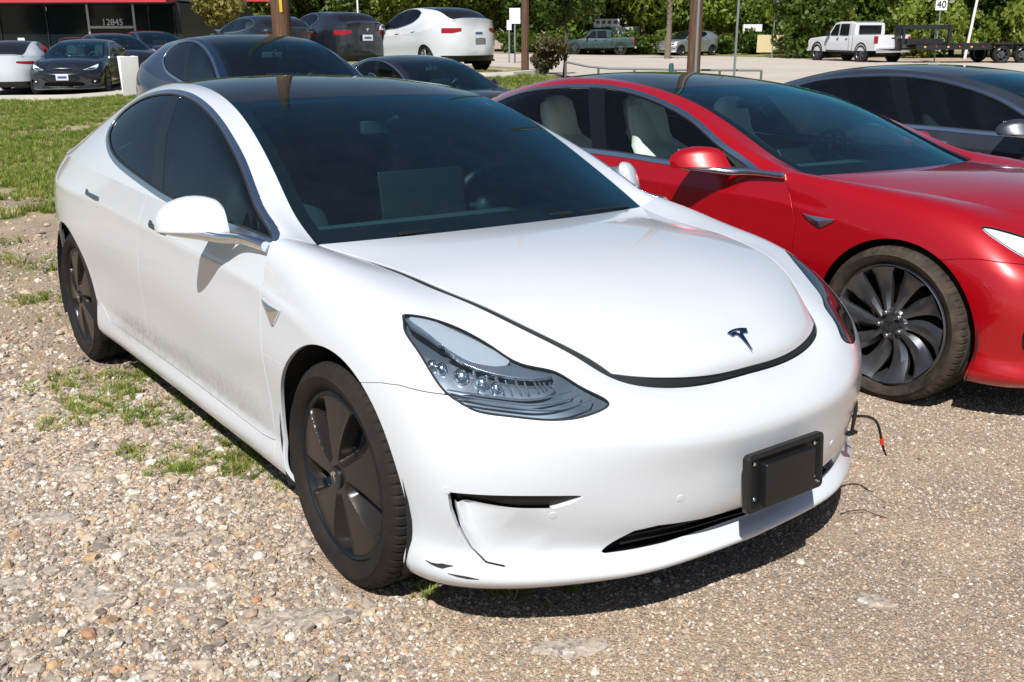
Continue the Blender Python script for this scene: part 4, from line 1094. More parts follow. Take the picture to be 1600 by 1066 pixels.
def gz(x, y):
    x = np.asarray(x, float); y = np.asarray(y, float)
    d, s = dpx(x, y); px = 800 + 1530 * s / np.maximum(d, 6.)
    zl = pL[2] - (nL[0] * (x - pL[0]) + nL[1] * (y - pL[1])) / nL[2]
    i = np.clip(np.searchsorted(TP, px) - 1, 0, len(TP) - 2); j = np.clip(np.searchsorted(TD, d) - 1, 0, len(TD) - 2)
    a = np.clip((px - TP[i]) / (TP[i + 1] - TP[i]), 0, 1); b = np.clip((d - TD[j]) / (TD[j + 1] - TD[j]), 0, 1)
    a = a * a * (3 - 2 * a); b = b * b * (3 - 2 * b)
    t = (TH[i, j] * (1 - a) * (1 - b) + TH[i + 1, j] * a * (1 - b) + TH[i, j + 1] * (1 - a) * b + TH[i + 1, j + 1] * a * b)
    k = np.clip((d - 9.5) / 4.5, 0, 1); k = k * k * (3 - 2 * k)
    far = np.clip((-d - 6) / 10, 0, 1)
    z = zl * (1 - k) + t * k
    r = np.hypot(x - CW[0], y - CW[1]); kk = np.clip((r - 12) / 10, 0, 1) * (d < 9.5); 
    return z * (1 - kk) + (-.3) * kk
def at(px, d, z=None):
    """world point in picture column px (of 1600) at depth d along the view, on the ground"""
    p = CW[:2] + FH * d + RH * (px - 800) / 1530 * d * .953
    return np.array([p[0], p[1], float(gz(p[0], p[1])) if z is None else z])
def zrow(row, d): return CAMH - (row - 45) / 1530 * d      # height seen at picture row, depth d
def vnoise(x, y, s, seed=0):
    rng = np.random.RandomState(seed); G = rng.rand(64, 64); u = x / s + 1000; v = y / s + 1000
    i = np.floor(u).astype(int); j = np.floor(v).astype(int); a = u - i; b = v - j; a = a * a * (3 - 2 * a); b = b * b * (3 - 2 * b)
    g = lambda p, q: G[p % 64, q % 64]
    return g(i, j) * (1 - a) * (1 - b) + g(i + 1, j) * a * (1 - b) + g(i, j + 1) * (1 - a) * b + g(i + 1, j + 1) * a * b
def fbm(x, y, s, seed=0, o=4): return sum(vnoise(x, y, s / 2 ** k, seed + k) / 2 ** (k + 1) for k in range(o)) / (1 - .5 ** o)
def lotxy(x, y):   # world -> lot coordinates (flat enough)
    return x, y
GR_EDGE = lambda px: np.interp(px, [-400, 0, 60, 120, 190, 300, 500, 700, 900, 1200, 2000], [10.8, 11.2, 11.6, 12.2, 12.6, 12.8, 13.5, 15, 15.5, 17, 18])
def grass_w(x, y):
    d, s = dpx(x, y); px = 800 + 1530 * s / np.maximum(d, 3.)
    e = GR_EDGE(px) + (fbm(x, y, 2.2, 5) - .5) * 4.5
    g = np.clip((d - e) / 1.6 + .3, 0, 1) * np.clip((np.interp(px, [-400, 200, 260, 800, 960, 2000], [25.6, 25.6, 60, 31, 25.5, 24]) - d) / .3, 0, 1)
    g2 = (d > 60) * (d < 75) * 1.; g2 = g2 * (px > 780)
    n = fbm(x, y, .9, 9, 5) * .7 + fbm(x, y, 3.5, 19, 3) * .3
    g = g * np.clip((n - .42) * 7 + .35, .03, 1)
    sparse = np.clip((d - 5.2) / 6, 0, 1) * (d < e + 2) * (fbm(x, y, 1.1, 31, 4) > .60) * .8
    return np.clip(np.maximum(np.maximum(g, g2), sparse), 0, 1)
def relief(x, y):
    d, s = dpx(x, y)
    near = np.clip((14 - d) / 6, 0, 1)
    return near * ((fbm(x, y, .9, 3, 4) - .5) * .024 + (fbm(x, y, .16, 13, 3) - .5) * .012 * np.clip((7 - d) / 3, 0, 1))
def gz2(x, y): return gz(x, y) + relief(x, y) - .004
def polar_ground():
    rs = np.concatenate([np.linspace(.3, 7.5, 330), np.geomspace(7.55, 40, 170), np.geomspace(41, 900, 60)])
    base = math.atan2(FH[1], FH[0]); near = np.linspace(-rad(34), rad(34), 420)
    rest = np.linspace(rad(34), 2 * math.pi - rad(34), 90)[1:-1]; th = base + np.concatenate([near, rest])
    Rr, T = np.meshgrid(rs, th, indexing='ij'); X = CW[0] + Rr * np.cos(T); Y = CW[1] + Rr * np.sin(T)
    Z = gz2(X, Y); V = np.stack([X, Y, Z], -1).reshape(-1, 3); i = np.arange(X.size).reshape(X.shape); j = np.roll(i, -1, 1)
    F = np.stack([i[:-1], i[1:], j[1:], j[:-1]], -1).reshape(-1, 4)
    return V, F, X.ravel(), Y.ravel()
def ground_mat():
    t = NT('gravel_ground'); p = t.gen()
    at_ = t.n('ShaderNodeAttribute', attribute_name='grass').outputs['Fac']
    v1 = t.n('ShaderNodeTexVoronoi', feature='F1'); v1.inputs['Scale'].default_value = 95; t.l(p, v1.inputs['Vector'])
    v2 = t.n('ShaderNodeTexVoronoi', feature='F1'); v2.inputs['Scale'].default_value = 210; t.l(p, v2.inputs['Vector'])
    hsv = t.n('ShaderNodeSeparateColor'); t.l(v1.outputs['Color'], hsv.inputs[0]); h2 = t.n('ShaderNodeSeparateColor'); t.l(v2.outputs['Color'], h2.inputs[0])
    peb = t.ramp(hsv.outputs[0], [(0, (.13, .11, .09)), (.15, (.26, .22, .18)), (.4, (.38, .33, .27)), (.65, (.46, .37, .27)), (.8, (.38, .23, .13)), (.88, (.58, .53, .46)), (1, (.68, .64, .58))], 'CONSTANT').outputs[0]
    peb2 = t.ramp(h2.outputs[0], [(0, (.20, .17, .14)), (.35, (.33, .285, .23)), (.7, (.43, .35, .26)), (.92, (.56, .50, .43))], 'CONSTANT').outputs[0]
    mixp = t.mix(t.ramp(h2.outputs[1], [(.4, 0), (.6, 1)]).outputs[0], peb, peb2)
    dirt = t.ramp(t.noise(p, 2.2, 7, .6).outputs[0], [(.3, (.34, .27, .205)), (.5, (.46, .36, .27)), (.7, (.56, .44, .33))]).outputs[0]
    c = t.mix(t.ramp(t.noise(p, 3.1, 6, .62).outputs[0], [(.40, .25), (.62, .85)]).outputs[0], mixp, dirt)
    cam = t.n('ShaderNodeCameraData') if False else None
    big = t.ramp(t.noise(p, .55, 4).outputs[0], [(.3, (.80, .79, .80)), (.7, (1.20, 1.10, .98))]).outputs[0]
    c = t.mix(1., c, big, 'MULTIPLY')
    soil = t.ramp(t.noise(p, 6, 6, .6).outputs[0], [(.3, (.20, .14, .09)), (.6, (.40, .28, .19))]).outputs[0]
    grn = t.ramp(t.noise(p, 14, 5, .6).outputs[0], [(.3, (.11, .17, .025)), (.65, (.21, .27, .05))]).outputs[0]
    gm = t.mix(t.ramp(t.noise(p, 4, 6, .7).outputs[0], [(.50, 0), (.60, 1)]).outputs[0], grn, soil)
    c = t.mix(at_, c, gm)
    e1 = t.math('SUBTRACT', 1., t.math('MULTIPLY', v1.outputs['Distance'], 90.)); 
    hgt = t.math('ADD', t.math('MULTIPLY', v1.outputs['Distance'], -1.), t.math('MULTIPLY', v2.outputs['Distance'], -.8))
    n1 = t.bump(hgt, .9, .008); n2 = t.bump(t.noise(p, 38, 6, .7).outputs[0], .5, .012, n1)
    t.set(Base_Color=c, Roughness=.92, Normal=n2); t.b.inputs['Specular IOR Level'].default_value = .25
    return t.m
def concrete(name, a, b_, sc=3.):
    t = NT(name); p = t.gen()
    c = t.ramp(t.noise(p, sc * .3, 6, .6).outputs[0], [(.3, a), (.7, b_)]).outputs[0]
    c = t.mix(t.ramp(t.noise(p, sc * 12, 4, .7).outputs[0], [(.4, 0.), (.8, .4)]).outputs[0], c, tuple(x * .6 for x in a))
    t.set(Base_Color=c, Roughness=.9, Normal=t.bump(t.noise(p, sc * 30, 3).outputs[0], .3, .004)); return t.m
ground_mat(); concrete('road_concrete', (.42, .37, .32), (.52, .46, .40), 1.); concrete('pad_concrete', (.36, .35, .33), (.48, .46, .43)); concrete('kerb_concrete', (.45, .43, .39), (.6, .57, .52))
V, F, gx, gy = polar_ground()
g = from_np('ground', V, F, 'gravel_ground'); tag(g, kind='structure')
a = g.data.attributes.new('grass', 'FLOAT', 'POINT'); a.data.foreach_set('value', grass_w(gx, gy).astype(np.float32))
def sheet(name, d0, d1, p0, p1, mat, nd=40, ns=60, lift=.010, dfun=None):
    D, P = np.meshgrid(np.linspace(0, 1, nd), np.linspace(0, 1, ns), indexing='ij')
    px0, px1 = p0, p1; P = px0 + (px1 - px0) * P
    lo = d0(P) if callable(d0) else d0; hi = d1(P) if callable(d1) else d1
    D = lo + (hi - lo) * D
    X = CW[0] + FH[0] * D + RH[0] * (P - 800) / 1530 * D; Y = CW[1] + FH[1] * D + RH[1] * (P - 800) / 1530 * D
    V = np.stack([X, Y, gz2(X, Y) + lift], -1).reshape(-1, 3); i = np.arange(X.size).reshape(X.shape)
    F = np.stack([i[:-1, :-1], i[1:, :-1], i[1:, 1:], i[:-1, 1:]], -1).reshape(-1, 4)
    if np.cross(V[F[0, 1]] - V[F[0, 0]], V[F[0, 2]] - V[F[0, 1]])[2] < 0: F = F[:, ::-1]
    return tag(from_np(name, V, F, mat), kind='structure')
sheet('road', lambda P: np.interp(P, [700, 830, 1100, 2600], [34, 31, 28.5, 26]), lambda P: np.interp(P, [700, 1100, 1300, 1500, 2600], [72, 66, 56, 49, 40]), 640, 2600, 'road_concrete', 50, 80)
sheet('parking_pad', 25.7, 39, -500, 205, 'pad_concrete', 20, 30)
def strip(name, P, w, h, mat, label, cat):
    b = B(); pts = [Vector(p) for p in P]; V = []; 
    for i, p in enumerate(pts):
        d = (pts[min(i + 1, len(pts) - 1)] - pts[max(i - 1, 0)]); d.z = 0; d.normalize(); s = Vector((-d.y, d.x, 0)) * w / 2
        V += [p - s + Vector((0, 0, -.1)), p - s * .9 + Vector((0, 0, h)), p + s * .9 + Vector((0, 0, h)), p + s + Vector((0, 0, -.1))]
    F = [(i * 4 + k, i * 4 + k + 1, i * 4 + k + 5, i * 4 + k + 4) for i in range(len(pts) - 1) for k in range(3)]
    b.add(V, F); return tag(b.build(name, mat, smooth=False), label, cat)
strip('kerb', [at(p, 25.6) for p in range(-500, 206, 30)], .18, .13, 'kerb_concrete', 'pale concrete kerb between the grass bank and the parked black sedans', 'kerb')
strip('kerb', [at(p, d) for p, d in ((560, 25.9), (640, 25.9), (700, 25.8), (760, 25.6), (800, 25.8), (832, 26.6), (850, 28))], .2, .12, 'kerb_concrete', 'curved stone edging on the mound below the white crossover', 'kerb')
# ------------------------------------------------------------------ scattered stones and grass (instances)
def variants(names_meshes):
    c = bpy.data.collections.new('source')
    for n, me, mat in names_meshes:
        o = bpy.data.objects.new(n, me); me.materials.append(MATS[mat]); c.objects.link(o)
    return c
def scatter(name, P, rot, scl, idx, coll):
    me = bpy.data.meshes.new(name); me.vertices.add(len(P)); me.vertices.foreach_set('co', P.astype(np.float32).ravel())
    for n, t, d in (('rot', 'FLOAT_VECTOR', rot), ('scl', 'FLOAT_VECTOR', scl)):
        a = me.attributes.new(n, t, 'POINT'); a.data.foreach_set('vector', d.astype(np.float32).ravel())
    a = me.attributes.new('idx', 'INT', 'POINT'); a.data.foreach_set('value', idx.astype(np.int32))
    o = bpy.data.objects.new(name, me); COL.objects.link(o)
    ng = bpy.data.node_groups.new(name, 'GeometryNodeTree'); ng.interface.new_socket('Geometry', in_out='INPUT', socket_type='NodeSocketGeometry'); ng.interface.new_socket('Geometry', in_out='OUTPUT', socket_type='NodeSocketGeometry')
    gi = ng.nodes.new('NodeGroupInput'); go = ng.nodes.new('NodeGroupOutput'); m2p = ng.nodes.new('GeometryNodeMeshToPoints'); iop = ng.nodes.new('GeometryNodeInstanceOnPoints'); ci = ng.nodes.new('GeometryNodeCollectionInfo')
    ci.inputs['Collection'].default_value = coll; ci.inputs['Separate Children'].default_value = True; ci.inputs['Reset Children'].default_value = True
    def na(n, t): x = ng.nodes.new('GeometryNodeInputNamedAttribute'); x.data_type = t; x.inputs['Name'].default_value = n; return x.outputs['Attribute']
    L = ng.links.new; L(gi.outputs[0], m2p.inputs['Mesh']); L(m2p.outputs[0], iop.inputs['Points']); L(ci.outputs[0], iop.inputs['Instance']); iop.inputs['Pick Instance'].default_value = True
    L(na('idx', 'INT'), iop.inputs['Instance Index']); L(na('rot', 'FLOAT_VECTOR'), iop.inputs['Rotation']); L(na('scl', 'FLOAT_VECTOR'), iop.inputs['Scale']); L(iop.outputs[0], go.inputs[0])
    md = o.modifiers.new('scatter', 'NODES'); md.node_group = ng; return tag(o, kind='stuff')
def rnd_mat(name, stops, rough=.85, trans=0., noise=0.):
    t = NT(name); oi = t.n('ShaderNodeObjectInfo').outputs['Random']; c = t.ramp(oi, stops, 'LINEAR').outputs[0]
    if noise: c = t.mix(t.ramp(t.noise(t.obj(), noise, 5, .6).outputs[0], [(.35, 0.), (.7, .7)]).outputs[0], c, (.12, .10, .085))
    t.set(Base_Color=c, Roughness=rough)
    if trans:
        tl = t.n('ShaderNodeBsdfTranslucent'); t.l(c, tl.inputs[0]); mx = t.n('ShaderNodeMixShader'); mx.inputs[0].default_value = trans
        t.l(t.b.outputs[0], mx.inputs[1]); t.l(tl.outputs[0], mx.inputs[2]); t.l(mx.outputs[0], t.out.inputs[0])
    return t.m
rnd_mat('stone', [(0, (.13, .105, .09)), (.10, (.24, .20, .165)), (.28, (.36, .30, .245)), (.48, (.48, .40, .31)), (.60, (.58, .47, .34)), (.70, (.55, .36, .19)), (.76, (.42, .22, .12)), (.82, (.62, .55, .45)), (.93, (.70, .64, .55)), (1, (.76, .72, .66))], .8, noise=1.2)
rnd_mat('grass', [(0, (.09, .16, .014)), (.35, (.16, .25, .022)), (.6, (.24, .32, .04)), (.78, (.33, .34, .075)), (.9, (.40, .34, .14)), (1, (.52, .42, .22))], .55, .35)
def stone_mesh(seed, sub=1):
    rng = random.Random(seed); bm = bmesh.new(); bmesh.ops.create_icosphere(bm, subdivisions=sub, radius=1)
    k = [rng.uniform(.6, 1.15), rng.uniform(.6, 1.0), rng.uniform(.35, .6)]
    for v in bm.verts:
        j = 1 + rng.uniform(-.22, .22); v.co = Vector((v.co.x * k[0] * j, v.co.y * k[1] * j, v.co.z * k[2] * j))
    me = bpy.data.meshes.new('stone'); bm.to_mesh(me); bm.free(); return me
stones = variants([('stone', stone_mesh(i, 1 if i < 8 else 2), 'stone') for i in range(12)])
def tuft_mesh(seed, n=16, hgt=1., spread=.5, wd=.035):
    rng = random.Random(seed); V = []; F = []
    for k in range(n):
        a = rng.uniform(0, TAU); r = rng.uniform(0, spread * .35); h = hgt * rng.uniform(.45, 1.); ln = rng.uniform(.2, .9) * spread; w = wd * rng.uniform(.6, 1.2)
        bx, by = r * math.cos(a), r * math.sin(a); a2 = a + rng.uniform(-.8, .8); sx, sy = -math.sin(a2) * w, math.cos(a2) * w; o = len(V)
        for q, ww in ((0, 1), (.4, .9), (.75, .6), (1, .05)):
            x = bx + math.cos(a2) * ln * q ** 1.8; y = by + math.sin(a2) * ln * q ** 1.8; z = h * (q - .25 * q * q * ln)
            V += [(x - sx * ww, y - sy * ww, z), (x + sx * ww, y + sy * ww, z)]
        for i in range(3): F.append((o + 2 * i, o + 2 * i + 1, o + 2 * i + 3, o + 2 * i + 2))
    me = bpy.data.meshes.new('tuft'); me.from_pydata(V, [], F); return me
tufts = variants([('tuft', tuft_mesh(50 + i, 18, 1., .7 + .12 * i), 'grass') for i in range(5)])
rng = np.random.RandomState(7)
def view_pts(n, d0, d1, p0, p1, power=1.):
    u = rng.rand(n); d = (d0 ** 2 + (d1 ** 2 - d0 ** 2) * u ** power) ** .5; p = p0 + (p1 - p0) * rng.rand(n)
    s = (p - 800) / 1530 * d; return CW[0] + FH[0] * d + RH[0] * s, CW[1] + FH[1] * d + RH[1] * s, d
def under_tyre(x, y): # keep the wheel contact patches clear
    m = np.zeros(len(x), bool)
    for cx, cy in ((0, -.79), (0, .79), (-2.875, -.79), (-2.875, .79), (0, 1.93), (0, 3.63)): m |= (np.abs(x - cx) < .16) & (np.abs(y - cy) < .15)
    return m
def put_stones(name, n, d0, d1, s0, s1, pw_, p0=-150, p1=1750, mask=None, vmin=0, vmax=8):
    x, y, d = view_pts(n, d0, d1, p0, p1); k = ~under_tyre(x, y)
    k &= (fbm(x, y, .38, 77, 3) * .6 + fbm(x, y, 1.3, 87, 3) * .4 + rng.rand(n) * .26 > .44) & (grass_w(x, y) < .6)
    x, y, d = x[k], y[k], d[k]; m = len(x); s = s0 + (s1 - s0) * rng.rand(m) ** pw_; dd_, ss_ = dpx(x, y); s = s * np.interp(800 + 1530 * ss_ / np.maximum(dd_, 1), [0, 700, 1500], [1.2, 1., .78])
    P = np.stack([x, y, gz2(x, y) + s * .12], 1); rot = np.stack([rng.randn(m) * .35, rng.randn(m) * .35, rng.rand(m) * TAU], 1)
    return scatter(name, P, rot, np.stack([s, s, s], 1), rng.randint(vmin, vmax, m), stones)
put_stones('gravel', 195000, 1.3, 4.2, .0022, .0085, 2.2, -500, 1950)
put_stones('gravel', 62000, 3.9, 8.5, .004, .014, 2.4, -500, 1950)
put_stones('gravel', 36000, 1.4, 4.5, .005, .012, 1.6, -450, 640)
put_stones('loose_stones', 2600, 1.3, 6.5, .007, .020, 2.6, vmin=8, vmax=12)
put_stones('loose_stones', 3200, 1.6, 5.5, .008, .026, 2.4, -150, 560, vmin=8, vmax=12)
put_stones('loose_stones', 1500, 6, 13, .010, .035, 2.2, -100, 700, vmin=8, vmax=12)
def put_grass(name, x, y, s0, s1):
    m = len(x); s = s0 + (s1 - s0) * rng.rand(m); P = np.stack([x, y, gz2(x, y) - .003], 1)
    return scatter(name, P, np.stack([rng.randn(m) * .12, rng.randn(m) * .12, rng.rand(m) * TAU], 1), np.stack([s * 1.1, s * 1.1, s * (.7 + .6 * rng.rand(m))], 1), rng.randint(0, 5, m), tufts)
x, y, d = view_pts(190000, 5.5, 27, -140, 1150); k = rng.rand(len(x)) < grass_w(x, y) ** 1.1; k &= rng.rand(len(x)) < np.interp(d, [5, 10, 27], [.25, .6, 1.])
put_grass('bank_grass', x[k], y[k], .045, .11)
# weeds pushing through the gravel, where the photograph shows them
WX = [(-2.47,-1.14,.18,60),(-2.06,-1.12,.16,80),(-2.33,-.86,.20,80),(-2.12,-.96,.10,36),(-1.76,-.93,.18,60),(-1.11,-1.05,.10,36),(-1.12,-.86,.20,80),(-.95,-.80,.13,50),(-4.45,-.82,.22,70),(-1.45,-.66,.22,50),(-1.9,-.62,.28,60),
      (-.75,-.66,.16,40),(.40,-.50,.12,26),(.46,-.40,.08,16),(.26,-.78,.05,6),(-5.4,-1.3,.3,90),(-6.2,-.9,.4,120),(-1.35,-1.12,.08,25),(-5.9,-2.2,.35,90),(-7.2,-1.6,.5,160),(-1.95,-1.22,.2,50)]
xs = []; ys = []
for cx, cy, r, n in WX:
    a = rng.rand(n) * TAU; q = r * np.sqrt(rng.rand(n)) * rng.uniform(.5, 1.1, n); xs.append(cx + q * np.cos(a) * 1.2); ys.append(cy + q * np.sin(a))
put_grass('gravel_weeds', np.concatenate(xs), np.concatenate(ys), .022, .055)
# broken pieces of old pavement, half buried
t = NT('pavement'); v_ = t.obj(); vo = t.n('ShaderNodeTexVoronoi'); vo.inputs['Scale'].default_value = 95; t.l(v_, vo.inputs['Vector']); sc_ = t.n('ShaderNodeSeparateColor'); t.l(vo.outputs['Color'], sc_.inputs[0])
t.set(Base_Color=t.mix(t.ramp(t.noise(v_, 30, 6, .7).outputs[0], [(.4, 0), (.62, .8)]).outputs[0], t.ramp(sc_.outputs[0], [(0, (.17, .15, .13)), (.3, (.30, .27, .24)), (.7, (.40, .36, .31)), (.9, (.54, .50, .44))], 'CONSTANT').outputs[0], (.42, .35, .27)), Roughness=.95, Normal=t.bump(t.math('ADD', vo.outputs['Distance'], t.noise(v_, 60, 6, .7).outputs[0]), .45, .004))
def chunk(x, y, w, l, rz, label, seed, h=.007):
    rg = random.Random(seed); n = 26; P = []
    for k in range(n): a = TAU * k / n; r = 1 + .16 * math.sin(2 * a + seed) + .10 * math.sin(3 * a + seed * 2) + rg.uniform(-.10, .08); P.append((w * r * math.cos(a), l * r * math.sin(a)))
    ca, sa = math.cos(rz), math.sin(rz); b = B(); V = []
    for sc, z in ((1.06, -.02), (1.02, h * .35), (.93, h * .62), (.78, h * .8), (.4, h * .95)):
        for i, (a, c) in enumerate(P): V.append((a * sc, c * sc, z + rg.uniform(-.0022, .0022)))
    V.append((0, 0, h)); F = [(i * n + k, i * n + (k + 1) % n, (i + 1) * n + (k + 1) % n, (i + 1) * n + k) for i in range(4) for k in range(n)] + [(4 * n + k, 4 * n + (k + 1) % n, 5 * n) for k in range(n)]
    b.add(V, F); o = b.build('pavement_chunk', 'pavement'); o.location = (x, y, float(gz2(x, y)) + .001); o.rotation_euler = (rg.uniform(-.03, .03), rg.uniform(-.03, .03), rz); tag(o, label, 'broken pavement', 'flat pieces of broken pavement in the gravel')
for c in [(-.93,-1.52,.085,.05,.9,'flat grey pavement piece in the gravel, left of the front wheel near the picture edge'),
 (-.30,-1.53,.08,.055,.5,'rounded grey pavement piece between two pale stones, lower left corner'),
 (-.50,-1.70,.07,.05,1.2,'grey pavement piece cut by the left picture edge'),
 (.17,-1.12,.14,.055,1.05,'long grey slab of pavement below the front tyre of the white car'),
 (-.54,-1.23,.10,.035,1.1,'narrow worn slab midway between weeds and lower left corner'),
 (-2.1,-1.30,.11,.05,.8,'small slab beyond the weeds beside the rear wheel'),
 (-1.30,-1.35,.09,.04,1.0,'dark edged slab left of the weeds by the sill'),
 (1.06,.22,.05,.035,.3,'lone pale slab on bare gravel, lower right of the picture'),
 (-.18,-1.30,.06,.03,.9,'little crumbling slab nearest the long grey slab'),
 (.72,-.60,.10,.04,1.2,'half buried slab at the bottom edge under the front bumper')]: chunk(*c, seed=hash(c[:2]) % 997)
b = B(); b.tube([(.62, .66, .004), (.64, .70, .012), (.66, .735, .012), (.70, .745, .006), (.73, .76, .002)], .0016, 5); o = b.build('wire', 'black_plastic'); o.matrix_world = LOT; tag(o, 'thin black wire curled on the gravel below the left front corner', 'wire')
# ------------------------------------------------------------------ trees
rnd_mat('leaf_green', [(0, (.06, .105, .010)), (.5, (.115, .175, .018)), (1, (.20, .26, .03))], .5, .45)
rnd_mat('leaf_light', [(0, (.12, .18, .018)), (1, (.23, .29, .04))], .5, .4)
rnd_mat('leaf_olive', [(0, (.060, .060, .022)), (.5, (.10, .085, .03)), (1, (.13, .05, .03))], .6, .3)
rnd_mat('leaf_yellow', [(0, (.16, .16, .03)), (1, (.24, .20, .04))], .6, .35)
simple('bark', (.10, .075, .055), .9, 0, .5, 8, .5); simple('bark_palm', (.20, .15, .11), .9, 0, .5, 12, .5)
t = NT('pole_wood'); v = t.obj(); mp = t.n('ShaderNodeMapping'); mp.inputs['Scale'].default_value = (14, 14, .7); t.l(v, mp.inputs[0])
t.set(Base_Color=t.ramp(t.noise(mp.outputs[0], 3, 7, .65).outputs[0], [(.3, (.055, .028, .016)), (.55, (.12, .062, .035)), (.75, (.19, .12, .08))]).outputs[0], Roughness=.85, Normal=t.bump(t.noise(mp.outputs[0], 6, 5).outputs[0], .6, .02))
def crown_mesh(seed, R=(2.4, 2.4, 2.2), n=2600, leaf=.17, lobes=16, hollow=.55):
    g = np.random.RandomState(seed); c = g.randn(lobes, 3); c /= np.linalg.norm(c, axis=1)[:, None]; c *= (g.rand(lobes, 1) ** .5) * .72; rr = g.uniform(.24, .42, lobes)
    k = g.randint(0, lobes, n); dv = g.randn(n, 3); dv /= np.linalg.norm(dv, axis=1)[:, None]; q = (hollow + (1 - hollow) * g.rand(n) ** .6)
    P = (c[k] + dv * (rr[k] * q)[:, None]); P *= np.array(R); s = leaf * g.uniform(.55, 1.3, n)
    a = g.randn(n, 3) * .7 + dv * .6; a /= np.linalg.norm(a, axis=1)[:, None]; u = np.cross(a, g.randn(n, 3)); u /= np.linalg.norm(u, axis=1)[:, None]; w = np.cross(a, u)
    V = np.stack([P - u * s[:, None], P + w * (s * .55)[:, None], P + u * s[:, None], P - w * (s * .55)[:, None]], 1).reshape(-1, 3)
    F = np.arange(4 * n).reshape(n, 4); return V, F
def tree_proto(seed, mat, R, trunk_h, n=2600, leaf=.17, tr=.16):
    root = empty('tree'); V, F = crown_mesh(seed, R, n, leaf); V = V + np.array([0, 0, trunk_h + R[2] * .75])
    from_np('crown', V, F, mat, root, smooth=False); g = random.Random(seed); b = B()
    top = Vector((g.uniform(-.3, .3), g.uniform(-.3, .3), trunk_h + R[2] * .5))
    b.tube([(0, 0, -.3), (0, 0, .1), top * .5 + Vector((.06, .05, 0)), top, top + Vector((.1, 0, R[2] * .6))], [tr * 1.5, tr * 1.1, tr, tr * .7, tr * .3], 8)
    for k in range(5):
        a = g.uniform(0, TAU); b.tube([top * g.uniform(.6, 1), top + Vector((math.cos(a) * R[0] * .3, math.sin(a) * R[1] * .3, R[2] * .3)), top + Vector((math.cos(a) * R[0] * .65, math.sin(a) * R[1] * .65, R[2] * .55))], [tr * .5, tr * .35, tr * .12], 6)
    b.build('trunk', 'bark', root); return root
protos = [tree_proto(1, 'leaf_green', (3.6, 3.6, 3.2), 1.6, 4200, .20), tree_proto(2, 'leaf_green', (3.0, 3.0, 4.0), 1.2, 4200, .20), tree_proto(3, 'leaf_light', (3.4, 3.4, 2.8), 1.4, 4000, .20), tree_proto(4, 'leaf_green', (4.2, 4.2, 3.6), 2.2, 4800, .22)]
used = [False] * 4
KIND = ['broad dark green tree', 'tall narrow dark green tree', 'pale green spreading tree', 'large dense dark green tree']
def put_tree(k, p, sc, rz, label, group='trees beyond the road'):
    o = protos[k] if not used[k] else copy_tree(protos[k]); used[k] = True
    o.location = p; o.rotation_euler = (0, 0, rz); o.scale = (sc, sc, sc); tag(o, label, 'tree', group); return o
rg = random.Random(3)
where = [(300, 'behind the glass fronted building, at its right end'), (360, 'behind the parked cars left of the brown pole'), (420, 'just left behind the near brown pole'), (480, 'above the roof of the dark crossover'), (540, 'behind the rear window of the dark crossover'), (600, 'between the dark and the white crossover'), (655, 'above the front of the white crossover'), (710, 'above the rear of the white crossover'), (765, 'behind the small white signs'), (815, 'behind the second brown pole'), (860, 'above the reddish shrub'), (905, 'above the beached boat'), (950, 'right of the boat'), (1000, 'left of the palm trunk'), (1050, 'behind the silver hatchback'), (1100, 'behind the brown pole at the red car roof'), (1150, 'behind the thin steel pole'), (1200, 'left of the yellow banner'), (1250, 'above the yellow banner'), (1300, 'above the white pickup cab'), (1350, 'above the white pickup bed'), (1400, 'above the gooseneck of the trailer'), (1450, 'behind the speed limit sign'), (1500, 'left of the leaning white pole'), (1550, 'right of the leaning white pole'), (1600, 'cut by the right picture edge')]
for i, (px, w_) in enumerate(where):
    d = 74 + rg.uniform(-3, 6) if px < 1230 else 62 + rg.uniform(-3, 4); k = rg.choice([0, 1, 2, 3]) if px > 1250 or px < 700 else rg.choice([0, 1, 3, 3])
    p = at(px + rg.uniform(-8, 8), d); p[2] -= .7; put_tree(k, p, rg.uniform(.85, 1.15), rg.uniform(0, 6), f'{KIND[k]} {w_}')
for i, px in enumerate(list(range(250, 1700, 62)) + list(range(1700, 2700, 90))):
    k = rg.choice([0, 3, 3]); p = at(px + rg.uniform(-20, 20), 86 + rg.uniform(-3, 5)); p[2] -= .5; put_tree(k, p, rg.uniform(1.1, 1.4), rg.uniform(0, 6), 'dark tree in the back row of the wood across the road', 'back row of trees across the road')
# trees that the photo shows only mirrored in the white car's side glass
for i, (x, y) in enumerate(((-14, -15), (-20, -19), (-27, -20), (-34, -26), (-12, -24), (-22, -30), (-42, -24), (-50, -20))):
    k = i % 4; put_tree(k, (x, y, -.6), rg.uniform(.75, 1.0), rg.uniform(0, 6), 'tree off to the left, mirrored in the side glass of the white car', 'trees mirrored in the side windows')
